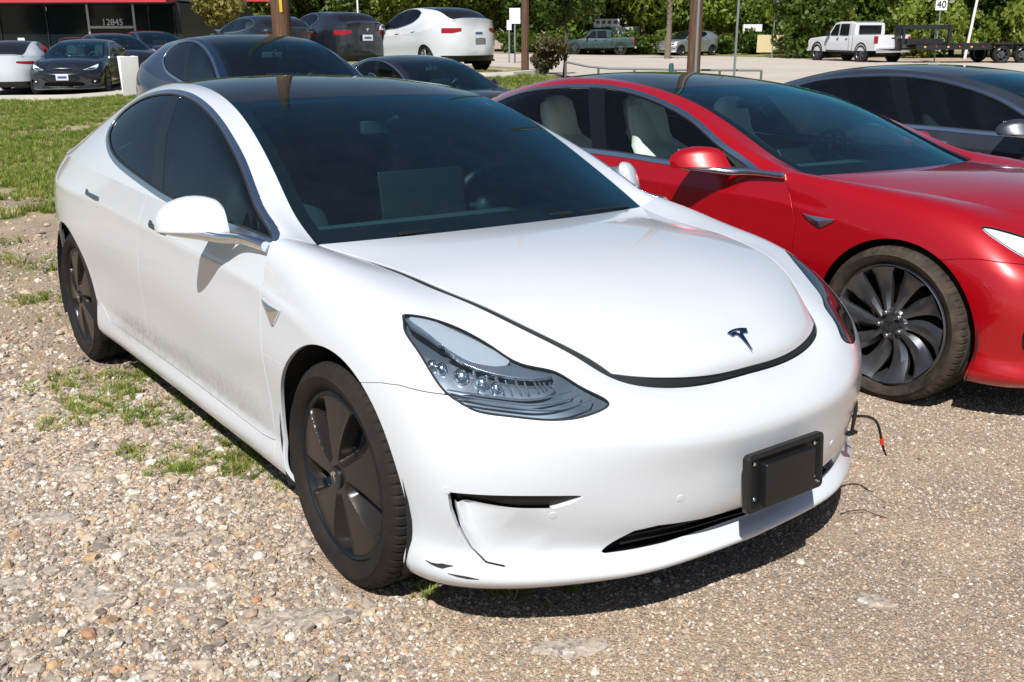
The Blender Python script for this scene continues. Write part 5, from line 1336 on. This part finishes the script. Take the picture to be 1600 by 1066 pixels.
# hedge like bushes along the far verge
def bush_proto(seed, mat, R, n, leaf):
    root = empty('bush'); V, F = crown_mesh(seed, R, n, leaf, 9, .4); V[:, 2] += R[2] * .8; from_np('foliage', V, F, mat, root, smooth=False)
    b = B(); g = random.Random(seed)
    for k in range(6): a = g.uniform(0, TAU); b.tube([(0, 0, -.1), (math.cos(a) * R[0] * .3, math.sin(a) * R[1] * .3, R[2] * .9)], [.03, .012], 5)
    b.build('stem', 'bark', root); return root
bl = bush_proto(11, 'leaf_light', (2.0, 1.5, 1.3), 1700, .15); bd = bush_proto(12, 'leaf_green', (2.2, 1.6, 1.4), 1700, .15); first = {id(bl): True, id(bd): True}
for i, px in enumerate(list(range(1240, 1700, 30)) + list(range(800, 1240, 42)) + list(range(300, 800, 50))):
    pr = bl if (i % 3 != 1 and px > 1230) else bd; o = pr if first[id(pr)] else copy_tree(pr); first[id(pr)] = False
    d = (58 if px > 1400 else 60) if px > 1230 else 71; p = at(px, d + rg.uniform(-.8, .8)); o.location = p; s = rg.uniform(.8, 1.2); o.scale = (s, s, s * (1.3 if px > 1230 else .9)); o.rotation_euler = (0, 0, rg.uniform(0, 6))
    tag(o, ('pale leafy bush on the far verge of the road' if pr is bl else 'dark leafy bush on the far verge of the road'), 'bush', 'bushes on the far verge')
o = bush_proto(13, 'leaf_olive', (.95, .8, .62), 2600, .055); o.location = at(850, 27.2); tag(o, 'clipped reddish green shrub at the foot of the second brown pole', 'shrub')
o = bush_proto(14, 'leaf_yellow', (1.7, 1.2, 1.5), 1500, .12); o.location = at(352, 41, 1.2); tag(o, 'yellow green shrub at the right end of the glass fronted building', 'shrub')
o = tree_proto(21, 'leaf_green', (1.35, 1.35, 1.25), 1.35, 2600, .085, .045); o.location = at(884, 27.5); tag(o, 'small slender street tree beside the reddish shrub', 'tree')
# palm
pr = empty('palm_tree', 'palm with drooping fronds beyond the silver hatchback', 'palm tree'); b = B(); b.tube([(0, 0, -.3), (.05, 0, 2), (0, .05, 4.6)], [.2, .15, .13], 10); b.build('trunk', 'bark_palm', pr)
for k in range(16):
    a = TAU * k / 16 + .2; b = B(); L = 2.3; up = .9 if k % 2 else .3; sp = []
    for q in np.linspace(0, 1, 9): sp.append(Vector((math.cos(a) * L * q, math.sin(a) * L * q, 4.6 + up * q - 2.2 * q * q)))
    V = []; F = []
    for i in range(8):
        for sgn in (-1, 1):
            for h in (0, .5):
                p = sp[i].lerp(sp[i + 1], h); dr = (sp[i + 1] - sp[i]).normalized(); s = dr.cross(Vector((0, 0, 1))).normalized() * sgn; ln = .55 * math.sin(math.pi * min(1, (i + h) / 8 * .9 + .1)); o_ = len(V)
                V += [p, p + dr * .06, p + s * ln + dr * .25 - Vector((0, 0, .28 * ln / .5))]; F.append((o_, o_ + 1, o_ + 2))
    b.add(V, F); b.tube(sp, .02, 4); b.build('frond', 'leaf_light', pr, False)
pr.location = at(1046, 60)
# ------------------------------------------------------------------ poles, rail, signs
def pole(px, d, r, h, mat, name, label, cat, lean=0., extra=None):
    root = empty(name, label, cat); b = B(); n = 14; P = [(lean * h * i / n, 0, -.4 + (h + .4) * i / n) for i in range(n + 1)]; b.tube(P, [r * (1.06 - .16 * i / n) for i in range(n + 1)], 24 if r > .1 else 10); b.build('shaft', mat, root)
    root.location = at(px, d); root.rotation_euler = (0, 0, math.atan2(RH[1], RH[0])); return root
p1 = pole(442, 17.5, .155, 11, 'pole_wood', 'utility_pole', 'thick brown wooden utility pole behind the navy car, yellow strip on it', 'utility pole')
simple('yellow', (.65, .42, .02), .5, 0, .1); simple('sign_white', (.75, .76, .78), .5, 0, .1); simple('sign_black', (.02, .02, .02), .5, 0, .1); simple('green_paint', (.02, .10, .09), .5, 0, .2); simple('galv', (.34, .38, .40), .4, .6, .2); simple('dark_rail', (.16, .18, .18), .5, .4, .2)
b = B(); b.box((.045, -.155, zrow(10, 17.5) - float(at(442, 17.5)[2])), (.05, .02, .26), None, .008); b.build('marker_strip', 'yellow', p1)
pole(822, 27, .10, 9, 'pole_wood', 'utility_pole', 'slim brown wooden pole rising from the reddish shrub', 'utility pole')
p3 = pole(1088, 21.5, .135, 10, 'pole_wood', 'utility_pole', 'brown wooden pole seen above the roof of the red car', 'utility pole')
b = B(); b.tube([(.02, -.14, -.2), (.02, -.135, 9)], .03, 8); b.build('conduit', 'galv', p3)
pole(1153, 24, .028, 6, 'galv', 'steel_pole', 'thin grey steel pole between the red car roof and the road', 'pole')
pole(562, 60, .05, 7, 'sign_white', 'steel_pole', 'thin pale pole far behind the two crossovers', 'pole')
pole(1514, 56, .07, 6, 'sign_white', 'steel_pole', 'leaning white pole in the bushes at right', 'pole', .09)
pole(1238, 66, .12, 7, 'sign_black', 'dark_pole', 'dark post standing in the trees above the yellow banner', 'post')
rail = empty('barrier_rail', 'low grey pipe railing along the near side of the road', 'railing')
pts = [at(p, 27.0) + np.array([0, 0, .50]) for p in (886, 920, 955, 995, 1060, 1130, 1196)]
b = B(); b.tube(pts, .028, 8); b.build('rail_bar', 'dark_rail', rail)
for p in (886, 938, 995, 1060, 1130, 1196):
    q = at(p, 27.0); b = B(); b.tube([q + np.array([0, 0, -.2]), q + np.array([0, 0, .50])], .032, 8); b.build('rail_post', 'dark_rail', rail)
hp_ = empty('hoop_rail', 'small bent pipe hoop beside the road behind the red windscreen', 'railing'); a0 = at(1198, 22.0); a1 = at(1213, 22.0); b = B(); b.tube([a0 + np.array([0, 0, -.2]), a0 + np.array([0, 0, .52]), a1 + np.array([0, 0, .50]), a1 + np.array([0, 0, -.2])], .02, 8); b.build('hoop', 'dark_rail', hp_)
q = at(1053, 26.5); b = B(); b.lathe([(.065, -.2), (.065, .62), (.05, .68), (0, .69)], 20, 'z', tuple(q)); tag(b.build('bollard', 'green_paint'), 'dark green bollard on the grass edge above the red roof', 'bollard')
def text_mesh(body, size, th=.01):
    cu = bpy.data.curves.new('text', 'FONT'); cu.body = body; cu.size = size; cu.align_x = 'CENTER'; cu.align_y = 'CENTER'; cu.extrude = th
    o = bpy.data.objects.new('t', cu); dg = bpy.context.evaluated_depsgraph_get(); COL.objects.link(o); bpy.context.view_layer.update(); me = bpy.data.meshes.new_from_object(o.evaluated_get(bpy.context.evaluated_depsgraph_get())); bpy.data.objects.remove(o); return me
FACE = Matrix((Vector((RH[0], RH[1], 0)), Vector((0, 0, 1)), Vector((-FH[0], -FH[1], 0)))).transposed()    # x right, y up, z to the viewer
def text(body, size, pos, mat, parent, name='lettering', th=.008):
    o = link_mesh(name, text_mesh(body, size, th), mat, parent); o.matrix_local = Matrix.Translation(pos) @ FACE.to_4x4(); return o
def sign(px, d, r0, r1, wpx, mat, label, lines=(), post='galv', cat='sign', pr_=.035, ink='sign_black', name='road_sign'):
    root = empty(name, label, cat); g_ = at(px, d); root.location = g_; z0 = zrow(r1, d) - g_[2]; z1 = zrow(r0, d) - g_[2]; w = wpx / 1530 * d
    b = B(); b.box((0, 0, (z0 + z1) / 2), (w, .02, z1 - z0)); R = FACE @ Matrix.Rotation(-math.pi / 2, 3, 'X'); b.V = [tuple(R @ Vector(v)) for v in b.V]; b.build('panel', mat, root, False)
    if post: b = B(); b.tube([(FH[0] * .05, FH[1] * .05, -.2), (FH[0] * .05, FH[1] * .05, z1 - .02)], pr_, 8); b.build('post', post, root)
    for tx, sz, ro in lines: text(tx, sz, Vector((-FH[0] * .03, -FH[1] * .03, zrow(ro, d) - g_[2])), ink, root)
    return root
sign(1468, 50, -12, 21, 17, 'sign_white', 'white speed limit sign reading 40 in front of the dense trees', (('LIMIT', .20, 3), ('40', .46, 13)))
sign(1211, 60, -6, 12, 13, 'sign_white', 'white street sign on a post left of the pickup, above the banner', (('', .2, 3),))
b = sign(1210, 64, 55, 80, 46, 'sign_white', 'pale yellow banner hung on stakes beside the far verge', (), 'galv', 'banner', name='banner'); 
simple('banner_cloth', (.62, .52, .30), .7, 0, .2, 3); b.children[0].material_slots[0].material = MATS['banner_cloth']
simple('banner_print', (.45, .30, .16), .7, 0, .1)
sign(806, 45, 16, 38, 16, 'sign_white', 'square white notice board behind the white crossover', (), 'galv')
sign(797, 44, 33, 47, 7, 'sign_white', 'small white notice low beside the square white board', (), 'galv')
sign(33, 31.5, 56, 67, 10, 'sign_white', 'small white tag sign above the roof of the front facing black liftback', (), 'sign_black', name='tag_sign')
sign(155, 34.5, 53, 68, 11, 'sign_white', 'small white tag sign above the roof of the second dark sedan', (), 'sign_black', name='tag_sign')
# folding A board
af = empty('a_frame_sign', 'blank white folding board standing on the kerb by the navy car', 'sign board'); g_ = at(196, 25.3); af.location = g_; af.rotation_euler = (0, 0, math.atan2(RH[1], RH[0]) + .5)
for s, n_ in ((1, 'panel'), (-1, 'panel')):
    b = B(); R = Matrix.Rotation(s * .22, 3, 'X'); b.box((0, -s * .14, .48), (.42, .035, .98), R, .01); b.build(n_, 'sign_white', af)
b = B(); b.box((0, 0, .97), (.14, .05, .05), None, .01); b.build('handle', 'sign_black', af)
# ------------------------------------------------------------------ building
bd_ = empty('shop_building', 'low dark glass fronted showroom with a red fascia, number 12845 over its door', 'building'); simple('fascia_red', (.50, .035, .05), .5, 0, .1, 3); simple('mullion', (.42, .42, .40), .4, .5, .1); simple('frame_dark', (.02, .024, .026), .4, .2, .2); simple('roof_grey', (.3, .3, .3), .8)
t = NT('shop_glass'); t.set(Base_Color=(.008, .014, .016), Roughness=.05); t.b.inputs['Specular IOR Level'].default_value = .22
BD = 43.; base = at(0, BD, -.1)
def bpt(px, row=None, z=None, dd=0.): p = CW[:2] + FH * (BD + dd) + RH * (px - 800) / 1530 * BD; return Vector((p[0], p[1], zrow(row, BD) if z is None else z))
def bbox(name, px0, px1, z0, z1, d0, d1, mat, label=None):
    b = B(); V = []
    for dd in (d0, d1):
        for px in (px0, px1):
            for z in (z0, z1): V.append(bpt(px, z=z, dd=dd))
    b.add(V, [(0, 1, 3, 2), (4, 6, 7, 5), (0, 4, 5, 1), (2, 3, 7, 6), (0, 2, 6, 4), (1, 5, 7, 3)]); return b.build(name, mat, bd_, False)
zt = zrow(7, BD); bbox('fascia', -420, 301, zt, zt + .5, -.9, .5, 'fascia_red'); bbox('roof', -420, 300, zt + .1, zt + .6, .51, 12, 'roof_grey'); bbox('soffit', -418, 300, zt - .06, zt - .002, -.85, .6, 'frame_dark')
bbox('side_wall', 301, 309, -.3, zt, .1, 12, 'frame_dark'); bbox('rear_wall', -420, 300, -.3, zt - .1, 12.1, 12.3, 'frame_dark'); bbox('plinth', -420, 300, -.4, .05, .02, .3, 'frame_dark')
bbox('floor', -418, 300, -.3, -.05, .35, 12, 'interior_grey')
cuts = [-420, -330, -240, -150, -60, 40, 110, 172, 240, 262, 300]
for a0, a1 in zip(cuts[:-1], cuts[1:]): bbox('window_pane', a0 + 1, a1 - 1, .06, zt - .07, .10, .13, 'shop_glass')
for c_ in cuts:
    big_ = c_ in (172, 240); bbox('mullion', c_ - (1.6 if big_ else .6), c_ + (1.6 if big_ else .6), .055, zt - .065, .03, .095, 'mullion' if big_ else 'frame_dark')
bbox('door_head', 174, 238, zrow(43, BD), zrow(39.5, BD), .03, .09, 'mullion')
text('12845', 9.5 / 1530 * BD * 1.35, Vector(bpt(208, 34.5, dd=0.02)), 'sign_white', bd_, 'house_number')
for px in (262, 274, 287, 298): bbox('inner_window', px, px + 7, zrow(48, BD), zrow(18, BD), .16, .18, 'pad_concrete') if False else None
rb2 = empty('red_canopy', 'red roof edge glimpsed between the trees left of the brown pole', 'canopy'); b = B(); p0, p1_ = at(382, 60, 0), at(440, 60, 0); 
b.box(((p0[0] + p1_[0]) / 2, (p0[1] + p1_[1]) / 2, zrow(-2, 60)), (2.4, .6, .6), Matrix.Rotation(math.atan2(RH[1], RH[0]), 3, 'Z')); b.build('edge', 'fascia_red', rb2, False)
b = B(); b.tube([(p0[0], p0[1], 0), (p0[0], p0[1], zrow(2, 60))], .1, 8); b.build('post', 'frame_dark', rb2)
hs_ = empty('red_house', 'red walled house mostly hidden by trees left of the pickup', 'house'); 
def wbox(name, px0, px1, r0, r1, d, dep, mat, par):
    a_, c_ = at(px0, d, 0), at(px1, d, 0); z0, z1 = zrow(r1, d), zrow(r0, d); b = B(); m_ = (a_ + c_) / 2; L_ = np.linalg.norm((c_ - a_)[:2])
    b.box((m_[0] + FH[0] * dep / 2, m_[1] + FH[1] * dep / 2, (z0 + z1) / 2), (L_, dep, z1 - z0), Matrix.Rotation(math.atan2(RH[1], RH[0]), 3, 'Z')); return b.build(name, mat, par, False)
wbox('wall', 1150, 1330, -40, 75, 79, 6, 'fascia_red', hs_); wbox('roof', 1140, 1340, -60, -40, 78.5, 7, 'roof_grey', hs_); wbox('porch_front', 1163, 1192, 40, 50, 70.5, .3, 'sign_white', hs_); wbox('porch_post', 1163, 1165, 50, 78, 70.5, .2, 'sign_white', hs_)
# ------------------------------------------------------------------ pickup, trailer, boat, old van
def pickup(label, paint_m, px, d, ang, sc=1.):
    r = empty('pickup_truck', label, 'pickup truck'); W2 = 1.0
    def slab(name, secs, mat, par=r, sm=True):   # secs: (x, halfwidth, z0, z1, topinset)
        b = B(); V = []; n = 8
        for x, w, z0, z1, ti in secs: V += [(x, -w, z0), (x, -w, (z0 + z1) / 2), (x, -w + ti * .4, z1 - (z1 - z0) * .08), (x, -w + ti, z1), (x, w - ti, z1), (x, w - ti * .4, z1 - (z1 - z0) * .08), (x, w, (z0 + z1) / 2), (x, w, z0)]
        F = [(i * n + k, i * n + (k + 1) % n, (i + 1) * n + (k + 1) % n, (i + 1) * n + k) for i in range(len(secs) - 1) for k in range(n)]; F += [tuple(range(n)), tuple((len(secs) - 1) * n + k for k in range(n))]
        b.add(V, F); return b.build(name, mat, par, sm, 30)
    slab('body', [(.95, .85, .55, 1.0, .1), (.88, .95, .5, 1.12, .1), (-.1, 1.0, .5, 1.2, .12), (-.75, 1.0, .48, 1.24, .05), (-3.0, 1.0, .48, 1.24, .03)], paint_m)
    slab('bed', [(-3.03, 1.0, .55, 1.30, .04), (-4.85, 1.0, .58, 1.32, .04)], paint_m)
    slab('cab', [(-.72, .93, 1.2, 1.25, .05), (-1.25, .88, 1.22, 1.90, .12), (-1.6, .86, 1.22, 1.95, .12), (-2.6, .86, 1.22, 1.95, .12), (-2.98, .88, 1.22, 1.88, .1)], paint_m)
    for sg in (1, -1):
        for nm, P in (('front_window', [(-1.02, 1.30), (-1.38, 1.80), (-1.72, 1.84), (-1.72, 1.30)]), ('rear_window', [(-1.84, 1.30), (-1.84, 1.84), (-2.55, 1.84), (-2.62, 1.30)])):
            b = B(); V = [(x, sg * (.965 - (z - 1.24) * .13 + o_), z) for o_ in (.0, .012) for x, z in P]; b.add(V, [(0, 1, 2, 3), (7, 6, 5, 4), (0, 4, 5, 1), (1, 5, 6, 2), (2, 6, 7, 3), (3, 7, 4, 0)]); b.build(nm, 'black_gloss', r, False)
        b = B(); b.box((-4.80, sg * .93, 1.08), (.12, .16, .36), None, .02); b.build('tail_light', 'lamp_red', r)
        b = B(); b.box((.90, sg * .80, .92), (.16, .22, .2), None, .03); b.build('headlight', 'lamp_white', r)
        b = B(); b.box((-1.05, sg * 1.12, 1.36), (.14, .2, .24), None, .03); b.build('side_mirror', 'black_plastic', r)
        for x in (-1.75, -2.5): b = B(); b.box((x, sg * 1.005, 1.12), (.16, .03, .035)); b.build('door_handle', 'black_plastic', r)
    for sg in (1, -1):
        for x_, z0, z1 in ((-.80, .52, 1.24), (-1.80, .52, 1.88), (-2.72, .52, 1.24), (-3.015, .58, 1.28)):
            b = B(); b.box((x_, sg * (1.002 if z1 < 1.5 else .99), (z0 + min(z1, 1.24)) / 2), (.014, .008, min(z1, 1.24) - z0)); b.build('panel_gap', 'liner', r, False)
        b = B(); b.box((-1.95, sg * 1.012, .52), (2.2, .05, .07), None, .015); b.build('running_board', 'black_plastic', r)
    b = B(); b.box((-4.862, 0, .98), (.012, 1.66, .52), None, .01); b.build('tailgate', paint_m, r); b = B(); b.box((-4.872, 0, 1.16), (.01, .2, .06)); b.build('tailgate_handle', 'black_plastic', r)
    b = B(); b.box((-3.01, 0, 1.56), (.02, 1.3, .42)); b.build('back_window', 'black_gloss', r, False)
    b = B(); b.box((-4.95, 0, .58), (.16, 1.9, .2), None, .04); b.build('rear_bumper', 'chrome', r); b = B(); b.box((1.0, 0, .6), (.16, 1.85, .26), None, .05); b.build('front_bumper', 'chrome', r)
    b = B(); b.box((-2, 0, .42), (5.4, .9, .2)); b.build('chassis', 'liner', r)
    w0 = make_wheel('spoke', r, R=.42, w=.29, lo=True)
    for i, (x, y) in enumerate(((0, -.88), (-3.75, -.88), (0, .88), (-3.75, .88))):
        w = w0 if i == 0 else copy_tree(w0, r); w.location = (x, y, .42); w.rotation_euler = (0, 0, math.pi if y < 0 else 0)
        b = B(); sg = 1 if y > 0 else -1; b.lathe([(.428, .008 * sg), (.505, .008 * sg), (.505, -.05 * sg), (.428, -.05 * sg)], 32, closed=True); o = b.build('wheel_arch', 'liner', r); o.location = (x, (1.0 if y > 0 else -1.0), .46)
    g_ = at(px, d); r.location = g_; r.rotation_euler = (0, 0, ang); r.scale = (sc,) * 3; return r
AF = math.atan2(FH[1], FH[0])      # heading straight away from the camera
pk = pickup('white crew cab pickup towing a black gooseneck trailer on the road', 'paint_truck', 1306, 54.5, AF + rad(17))
pickup('dark teal old pickup parked under the trees below the boat', 'paint_teal', 903, 71, AF + rad(75), .85)
tr = empty('flatbed_trailer', 'long black gooseneck flatbed trailer behind the white pickup', 'trailer'); simple('trailer_black', (.012, .014, .016), .6, .2, .3)
pl0 = at(1404, 49.5); u_ = Vector((math.cos(AF + rad(90) - rad(38)), math.sin(AF + rad(90) - rad(38)), 0)); u_ = Vector((RH[0], RH[1], 0)); 
TM = Matrix.Rotation(math.atan2(RH[1], RH[0]), 3, 'Z')
def tb(name, x0, x1, y0, y1, z0, z1, par=tr, mat='trailer_black'):
    b = B(); b.box(((x0 + x1) / 2, (y0 + y1) / 2, (z0 + z1) / 2), (x1 - x0, y1 - y0, z1 - z0)); return b.build(name, mat, par, False)
tr.location = pl0; tr.rotation_euler = (0, 0, math.atan2(RH[1], RH[0]))
for y in (-1.0, 1.0): tb('main_beam', .6, 9.5, y - .07, y + .07, .62, .84); tb('neck_post', 2.05, 2.2, y - .06, y + .06, .84, 1.75); tb('neck_beam', .05, 2.2, y * .5 - .06, y * .5 + .06, 1.55, 1.75); tb('front_post', .08, .2, y * .5 - .05, y * .5 + .05, .85, 1.55)
for k in range(22): tb('cross_member', .8 + k * .4, .86 + k * .4, -.93, .93, .70, .80)
tb('toolbox', .25, 2.0, -.7, .7, .86, 1.12); tb('winch', .0, .3, -.3, .3, 1.25, 1.72); tb('deck', 2.3, 9.6, -1.05, 1.05, .845, .90)
tb('coupler', .0, .25, -.12, .12, .55, 1.0)
for x in (4.6, 5.6):
    tb('mudguard', x - .47, x + .47, -1.32, -1.08, .86, .95)
    for y in (-1.18, 1.18): w = make_wheel('spoke', tr, R=.40, w=.24, lo=True); w.location = (x, y, .40); w.rotation_euler = (0, 0, math.pi if y < 0 else 0)
for k in range(9): b = B(); b.sphere((1.0 + k * .55, -1.08, .74), (.06, .03, .05), 8, 6); b.build('marker_light', 'lamp_red' if k % 2 else 'lamp_amber', tr)
bt = empty('motor_boat', 'white motor boat with a cabin stored under the trees across the road', 'boat'); b = B(); V = []
for x, w, z0, z1 in ((-2.6, .95, .1, .9), (-1, 1.05, 0, .95), (1, .95, .05, 1.05), (2.2, .55, .25, 1.15), (2.9, .06, .7, 1.25)): V += [(x, -w, z1), (x, -w * .8, z0 + .25), (x, 0, z0), (x, w * .8, z0 + .25), (x, w, z1)]
b.add(V, [(i * 5 + k, i * 5 + k + 1, i * 5 + k + 6, i * 5 + k + 5) for i in range(4) for k in range(4)] + [(0, 5, 9, 4), (5, 10, 14, 9), (10, 15, 19, 14), (15, 20, 24, 19), (0, 1, 2, 3, 4)]); b.build('hull', 'sign_white', bt)
b = B(); b.box((-.2, 0, 1.35), (1.9, 1.4, .6), None, .12); b.build('cabin', 'sign_white', bt)
for k in range(4): b = B(); b.box((-.85 + k * .42, -.71, 1.42), (.26, .02, .22)); b.build('window', 'black_gloss', bt)
b = B(); b.tube([(-.8, 0, 1.6), (-1.3, 0, 4.2)], .03, 6); b.build('mast', 'sign_white', bt)
b = B(); b.box((-1.2, 0, 1.95), (1.4, 1.3, .05), None, .02); b.build('canopy', 'sign_white', bt)
bt.location = at(950, 73) + np.array([0, 0, .75]); bt.rotation_euler = (0, 0, math.atan2(RH[1], RH[0]) + .15)
b = B(); b.box((0, 0, .3), (3.5, .8, .12)); b.box((-1.6, 0, .05), (.1, .8, .6)); b.box((1.4, 0, .05), (.1, .8, .6)); o = b.build('boat_trailer', 'trailer_black', None, False); o.location = at(950, 73) + np.array([0, 0, .25]); o.rotation_euler = bt.rotation_euler; tag(o, 'low dark frame carrying the white motor boat', 'boat trailer')
# ------------------------------------------------------------------ cars
hero, HI = build_car('white sedan in the foreground with black plate bracket and dangling cable', 'car', 'cars parked in the lot', 'paint_white', hero=True)
hero.matrix_world = LOT
hero_extras(hero, HI)
red, RI = build_car('red liftback with cream seats parked beside the white sedan', 'car', 'cars parked in the lot', 'paint_red', style='S', wheel='turbine', seats='interior_cream', glass_s='glass_clear_green')
red.matrix_world = LOT @ Matrix.Translation((0, 2.78, 0))
def reglass(o, a, b_):
    for s in o.material_slots:
        if s.material == MATS[a]: s.material = MATS[b_]
    for k in o.children: reglass(k, a, b_)
def place(proto, M4, label, paint_m, group='cars parked in the lot', first=False):
    o = proto if first else copy_tree(proto); o.matrix_world = M4; tag(o, label, 'car', group); recolour(o, paint_m); return o
gs = place(red, LOT @ Matrix.Translation((.14, 5.75, .045)), 'dark grey liftback with chrome window line, just beyond the red car', 'paint_grey'); reglass(gs, 'glass_clear_green', 'glass_side')
g3 = place(red, LOT @ Matrix.Translation((.9, 8.9, .10)), 'blue black car at the far right of which only the roof shows', 'paint_navy'); reglass(g3, 'glass_clear_green', 'glass_side')
def plate(car, x, z, face, y=0.):
    b = B(); b.box((x, y, z), (.015, .31, .155), None, .004); o = b.build('number_plate', 'plate_white', car)
    b = B(); b.box((x + face * .009, y, z), (.003, .22, .06)); b.build('plate_characters', 'plate_print', o, False)
def level(px, d, ang, z=None, dz=0.):
    p = at(px, d); return Matrix.Translation((p[0], p[1], (p[2] if z is None else z) + dz)) @ Matrix.Rotation(ang, 4, 'Z')
lo3, _ = build_car('plum black sedan with a clear windscreen parked behind the white sedan', 'car', 'cars parked in the lot', 'paint_plum', style='3', res=.5, wheel='spoke', glass_s='glass_clear_green')
lo3.matrix_world = Matrix.Translation((-10.5, 6.85, -.30))
loY, _ = build_car('navy car with a chrome window arc parked close behind the white sedan', 'car', 'cars parked in the lot', 'paint_navy', style='Y', res=.5, wheel='spoke')
loY.matrix_world = Matrix.Translation((-6.95, 2.55, -.12))
def away(px, d, turn, z=None, back=3.9):   # car seen from behind: rear at px,d
    a = AF + rad(turn); p = at(px, d); q = p + np.array([math.cos(a), math.sin(a), 0]) * back; return Matrix.Translation((q[0], q[1], p[2] if z is None else z)) @ Matrix.Rotation(a, 4, 'Z')
dy = place(loY, away(574, 28.5, 36, .42), 'dark grey crossover seen from behind on the mound', 'paint_darkgrey'); plate(dy, -3.965, .90, -1)
e = t_emblem(.10, .004).build('rear_emblem', 'chrome', dy); e.location = (-3.965, 0, 1.10); e.rotation_euler = (0, 0, rad(90))
loX, _ = build_car('white crossover seen from behind on the mound beside the shrub', 'car', 'cars parked in the lot', 'paint_truck', style='X', res=.5, wheel='silver')
loX.matrix_world = away(742, 27, 36, .44); plate(loX, -4.13, 1.0, -1)
place(red, away(455, 27.5, 36, .50), 'black liftback with a paper in its rear window, behind the brown pole', 'paint_black')
bs = place(red, level(103, 27.5, AF + math.pi + rad(10)), 'black liftback facing the camera with a white number plate', 'paint_black'); plate(bs, .935, .49, 1)
place(lo3, level(200, 32, AF + math.pi + rad(38)), 'black sedan behind the folding board, facing right', 'paint_black')
place(lo3, away(-8, 26.6, 14), 'white sedan cut by the left picture edge, tail towards the camera', 'paint_white')
place(lo3, level(120, 38, AF + math.pi + rad(20)), 'dark blue sedan in the second row between two black cars', 'paint_navy')
place(lo3, level(262, 37, AF + math.pi + rad(38)), 'dark blue sedan whose roof shows left of the navy car', 'paint_navy')
place(loY, level(1052, 68, AF + rad(90) + rad(35)), 'silver hatchback driving on the road behind the brown pole', 'paint_silver', 'vehicles on the road')
